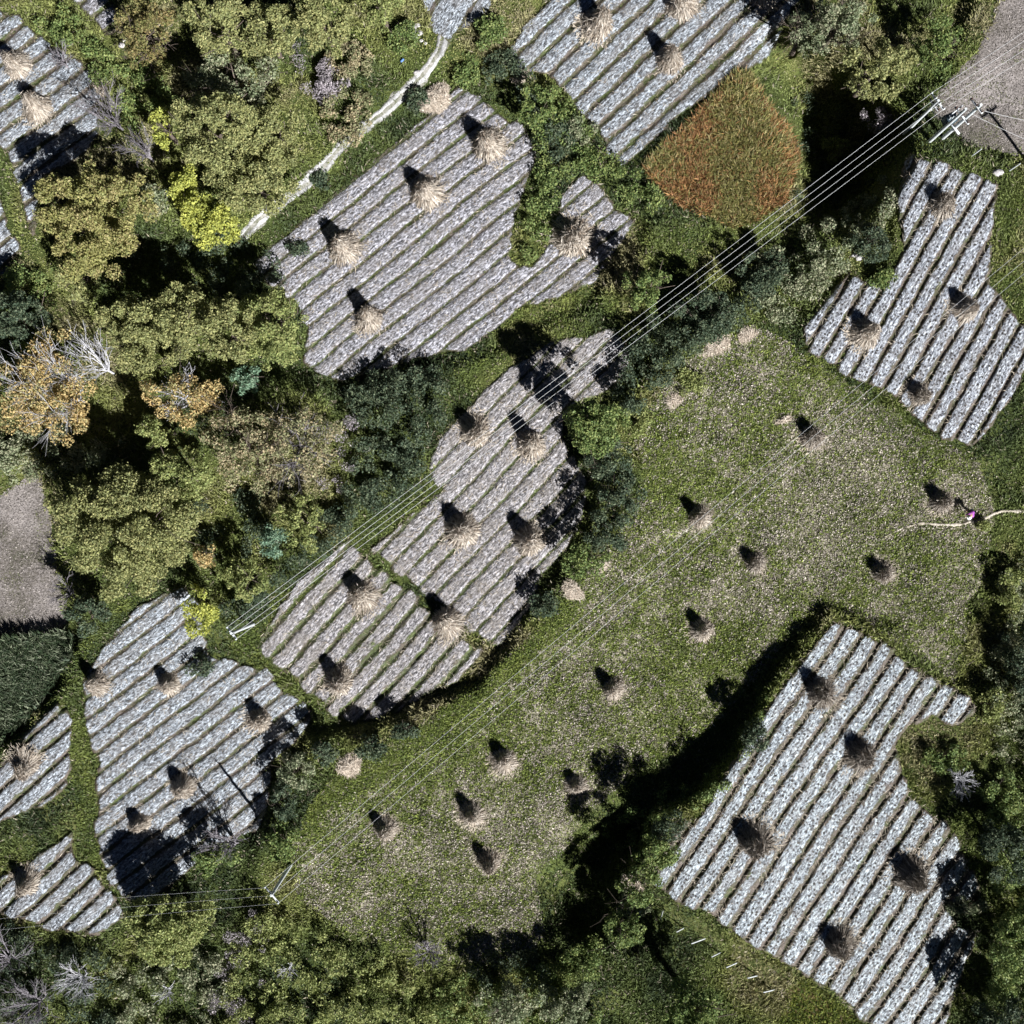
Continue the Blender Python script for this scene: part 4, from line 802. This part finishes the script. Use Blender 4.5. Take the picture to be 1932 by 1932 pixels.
for (b, lb) in (((1831,296),'short white post on the green bank nearest the transformer pole'),((1903,323),'short white post on the green bank towards the right edge')):
    o_ = empty('fence_post', gp(*b)); tag(o_, lb, 'post', 'short white posts on the upper bank')
    mb = MB(); mb.tube((0, 0, -.1), (.35, .22, 1.5), .08, .07, n=4); mb.build('shaft', M_conc, o_); mb = MB(); mb.tube((.35, .22, 1.49), (.355, .225, 1.56), .055, .03, n=6); mb.build('cap', M_steel, o_)
# blue and white litter bag by the track
mb = MB(); mb.box((0, 0, .1), (.38, .2, .18), .8); mb.box((.08, .07, .21), (.16, .14, .08), .4)
m_bag = m_plain('blue_plastic', (.12, .25, .55)); o_ = mb.build('bag', m_bag); o_.location = gp(759, 115, .02); tag(o_, 'small blue plastic bag on the green slope left of the track', 'bag')
# ---------------------------------------------------------------- person
m_skin = m_plain('skin', (.45, .28, .2)); m_purple = m_plain('purple_cloth', (.42, .10, .50), .8); m_trs = m_plain('dark_cloth', (.02, .02, .03), .9); m_white = m_plain('white_cloth', (.85, .85, .83), .8); m_hair = m_plain('black_hair', (.012, .01, .01), .5)
pr = empty('person', gp(1827, 965, .08)); pr.rotation_euler = (0, 0, math.radians(235)); pr.scale = (1.08,) * 3; tag(pr, 'person in a purple top and white headscarf bending down on the meadow near the footpath', 'person')
def skin(name, J, E, m, sub=2, sc=1.0):
    me_ = bpy.data.meshes.new(name); ks = list(J); me_.from_pydata([J[k][:3] for k in ks], [(ks.index(a), ks.index(b)) for a, b in E], [])
    o_ = bpy.data.objects.new(name, me_); col.objects.link(o_); o_.parent = pr; me_.materials.append(m)
    md = o_.modifiers.new('skin', 'SKIN'); md.use_smooth_shade = True
    if not me_.skin_vertices: pass
    for i, k in enumerate(ks):
        me_.skin_vertices[0].data[i].radius = (J[k][3] * sc, J[k][3] * sc)
    me_.skin_vertices[0].data[0].use_root = True
    s_ = o_.modifiers.new('sub', 'SUBSURF'); s_.levels = 1; s_.render_levels = sub; return o_
def ensure_skin(me_):
    pass
J = {'pelvis': (0, 0, .88, .13), 'waist': (.12, 0, 1.0, .12), 'chest': (.36, 0, 1.12, .14), 'neck': (.5, 0, 1.13, .055), 'chin': (.57, 0, 1.11, .07), 'head': (.66, 0, 1.08, .095), 'crown': (.73, 0, 1.06, .07), 'nose': (.64, 0, .975, .018)}
E = [('pelvis', 'waist'), ('waist', 'chest'), ('chest', 'neck'), ('neck', 'chin'), ('chin', 'head'), ('head', 'crown'), ('head', 'nose')]
for s_ in (-1, 1):
    n_ = 'l' if s_ > 0 else 'r'
    J.update({'hip' + n_: (0, .1 * s_, .82, .1), 'knee' + n_: (.1, .13 * s_, .46, .065), 'ank' + n_: (-.02, .14 * s_, .08, .045), 'toe' + n_: (.14, .16 * s_, .03, .04),
              'sh' + n_: (.40, .19 * s_, 1.1, .06), 'el' + n_: (.46, .25 * s_, .83, .045), 'wr' + n_: (.58, .2 * s_, .62, .03), 'palm' + n_: (.61, .18 * s_, .55, .036)})
    E += [('pelvis', 'hip' + n_), ('hip' + n_, 'knee' + n_), ('knee' + n_, 'ank' + n_), ('ank' + n_, 'toe' + n_), ('chest', 'sh' + n_), ('sh' + n_, 'el' + n_), ('el' + n_, 'wr' + n_), ('wr' + n_, 'palm' + n_)]
    for f in range(5):
        fy = (.18 + (f - 2) * .02) * s_; ln = (.055, .085, .09, .08, .06)[f]; k1 = f'f{f}a{n_}'; k2 = f'f{f}b{n_}'
        J[k1] = (.62 + (.02 if f == 0 else 0), fy, .50, .010); J[k2] = (.60, fy, .50 - ln * .6, .008); E += [('palm' + n_, k1), (k1, k2)]
import bmesh
def skin2(name, J, E, m, sc=1.0):
    bm_ = bmesh.new(); lay = bm_.verts.layers.skin.verify(); vs = {}
    for k, q in J.items():
        v = bm_.verts.new(q[:3]); v[lay].radius = (q[3] * sc, q[3] * sc); v[lay].use_root = (k == list(J)[0]); vs[k] = v
    for a, b in E: bm_.edges.new((vs[a], vs[b]))
    me_ = bpy.data.meshes.new(name); bm_.to_mesh(me_); bm_.free(); me_.materials.append(m)
    o_ = bpy.data.objects.new(name, me_); col.objects.link(o_); o_.parent = pr
    md = o_.modifiers.new('skin', 'SKIN'); md.use_smooth_shade = True; s_ = o_.modifiers.new('sub', 'SUBSURF'); s_.levels = 1; s_.render_levels = 1
skin2('body', J, E, m_skin)
def sub(keys, sc, name, m):
    JJ = {k: J[k] for k in keys}; skin2(name, JJ, [e for e in E if e[0] in keys and e[1] in keys], m, sc)
sub(['chest', 'waist', 'pelvis', 'shl', 'ell', 'wrl', 'shr', 'elr', 'wrr'], 1.5, 'jacket', m_purple)
sub(['pelvis', 'hipl', 'hipr', 'kneel', 'kneer', 'ankl', 'ankr'], 1.3, 'trousers', m_trs)
mb = MB()
for i in range(6):
    a0 = i * math.pi / 10; a1 = (i + 1) * math.pi / 10
    mb.tube((.66 + .03 * i / 5 - .03, 0, 1.06 + .135 * math.sin(a0) - .0), (.66 + .03 * i / 5 - .03, 0, 1.06 + .135 * math.sin(a1)), max(.14 * math.cos(a0), .01), max(.14 * math.cos(a1), .01), n=14, cap=i == 5)
mb.tube((.64, 0, 1.04), (.64, 0, 1.06), .21, .14, n=14); mb.build('headscarf', m_white, pr)
bb = MB(); bb.tube((.95, .25, 0), (.97, .25, .32), .14, .17, n=12); o_ = bb.build('bucket', m_white); o_.location = gp(1829, 973, .05); o_.location[0] -= .9; tag(o_, 'small white bucket on the meadow next to the bending person', 'bucket')
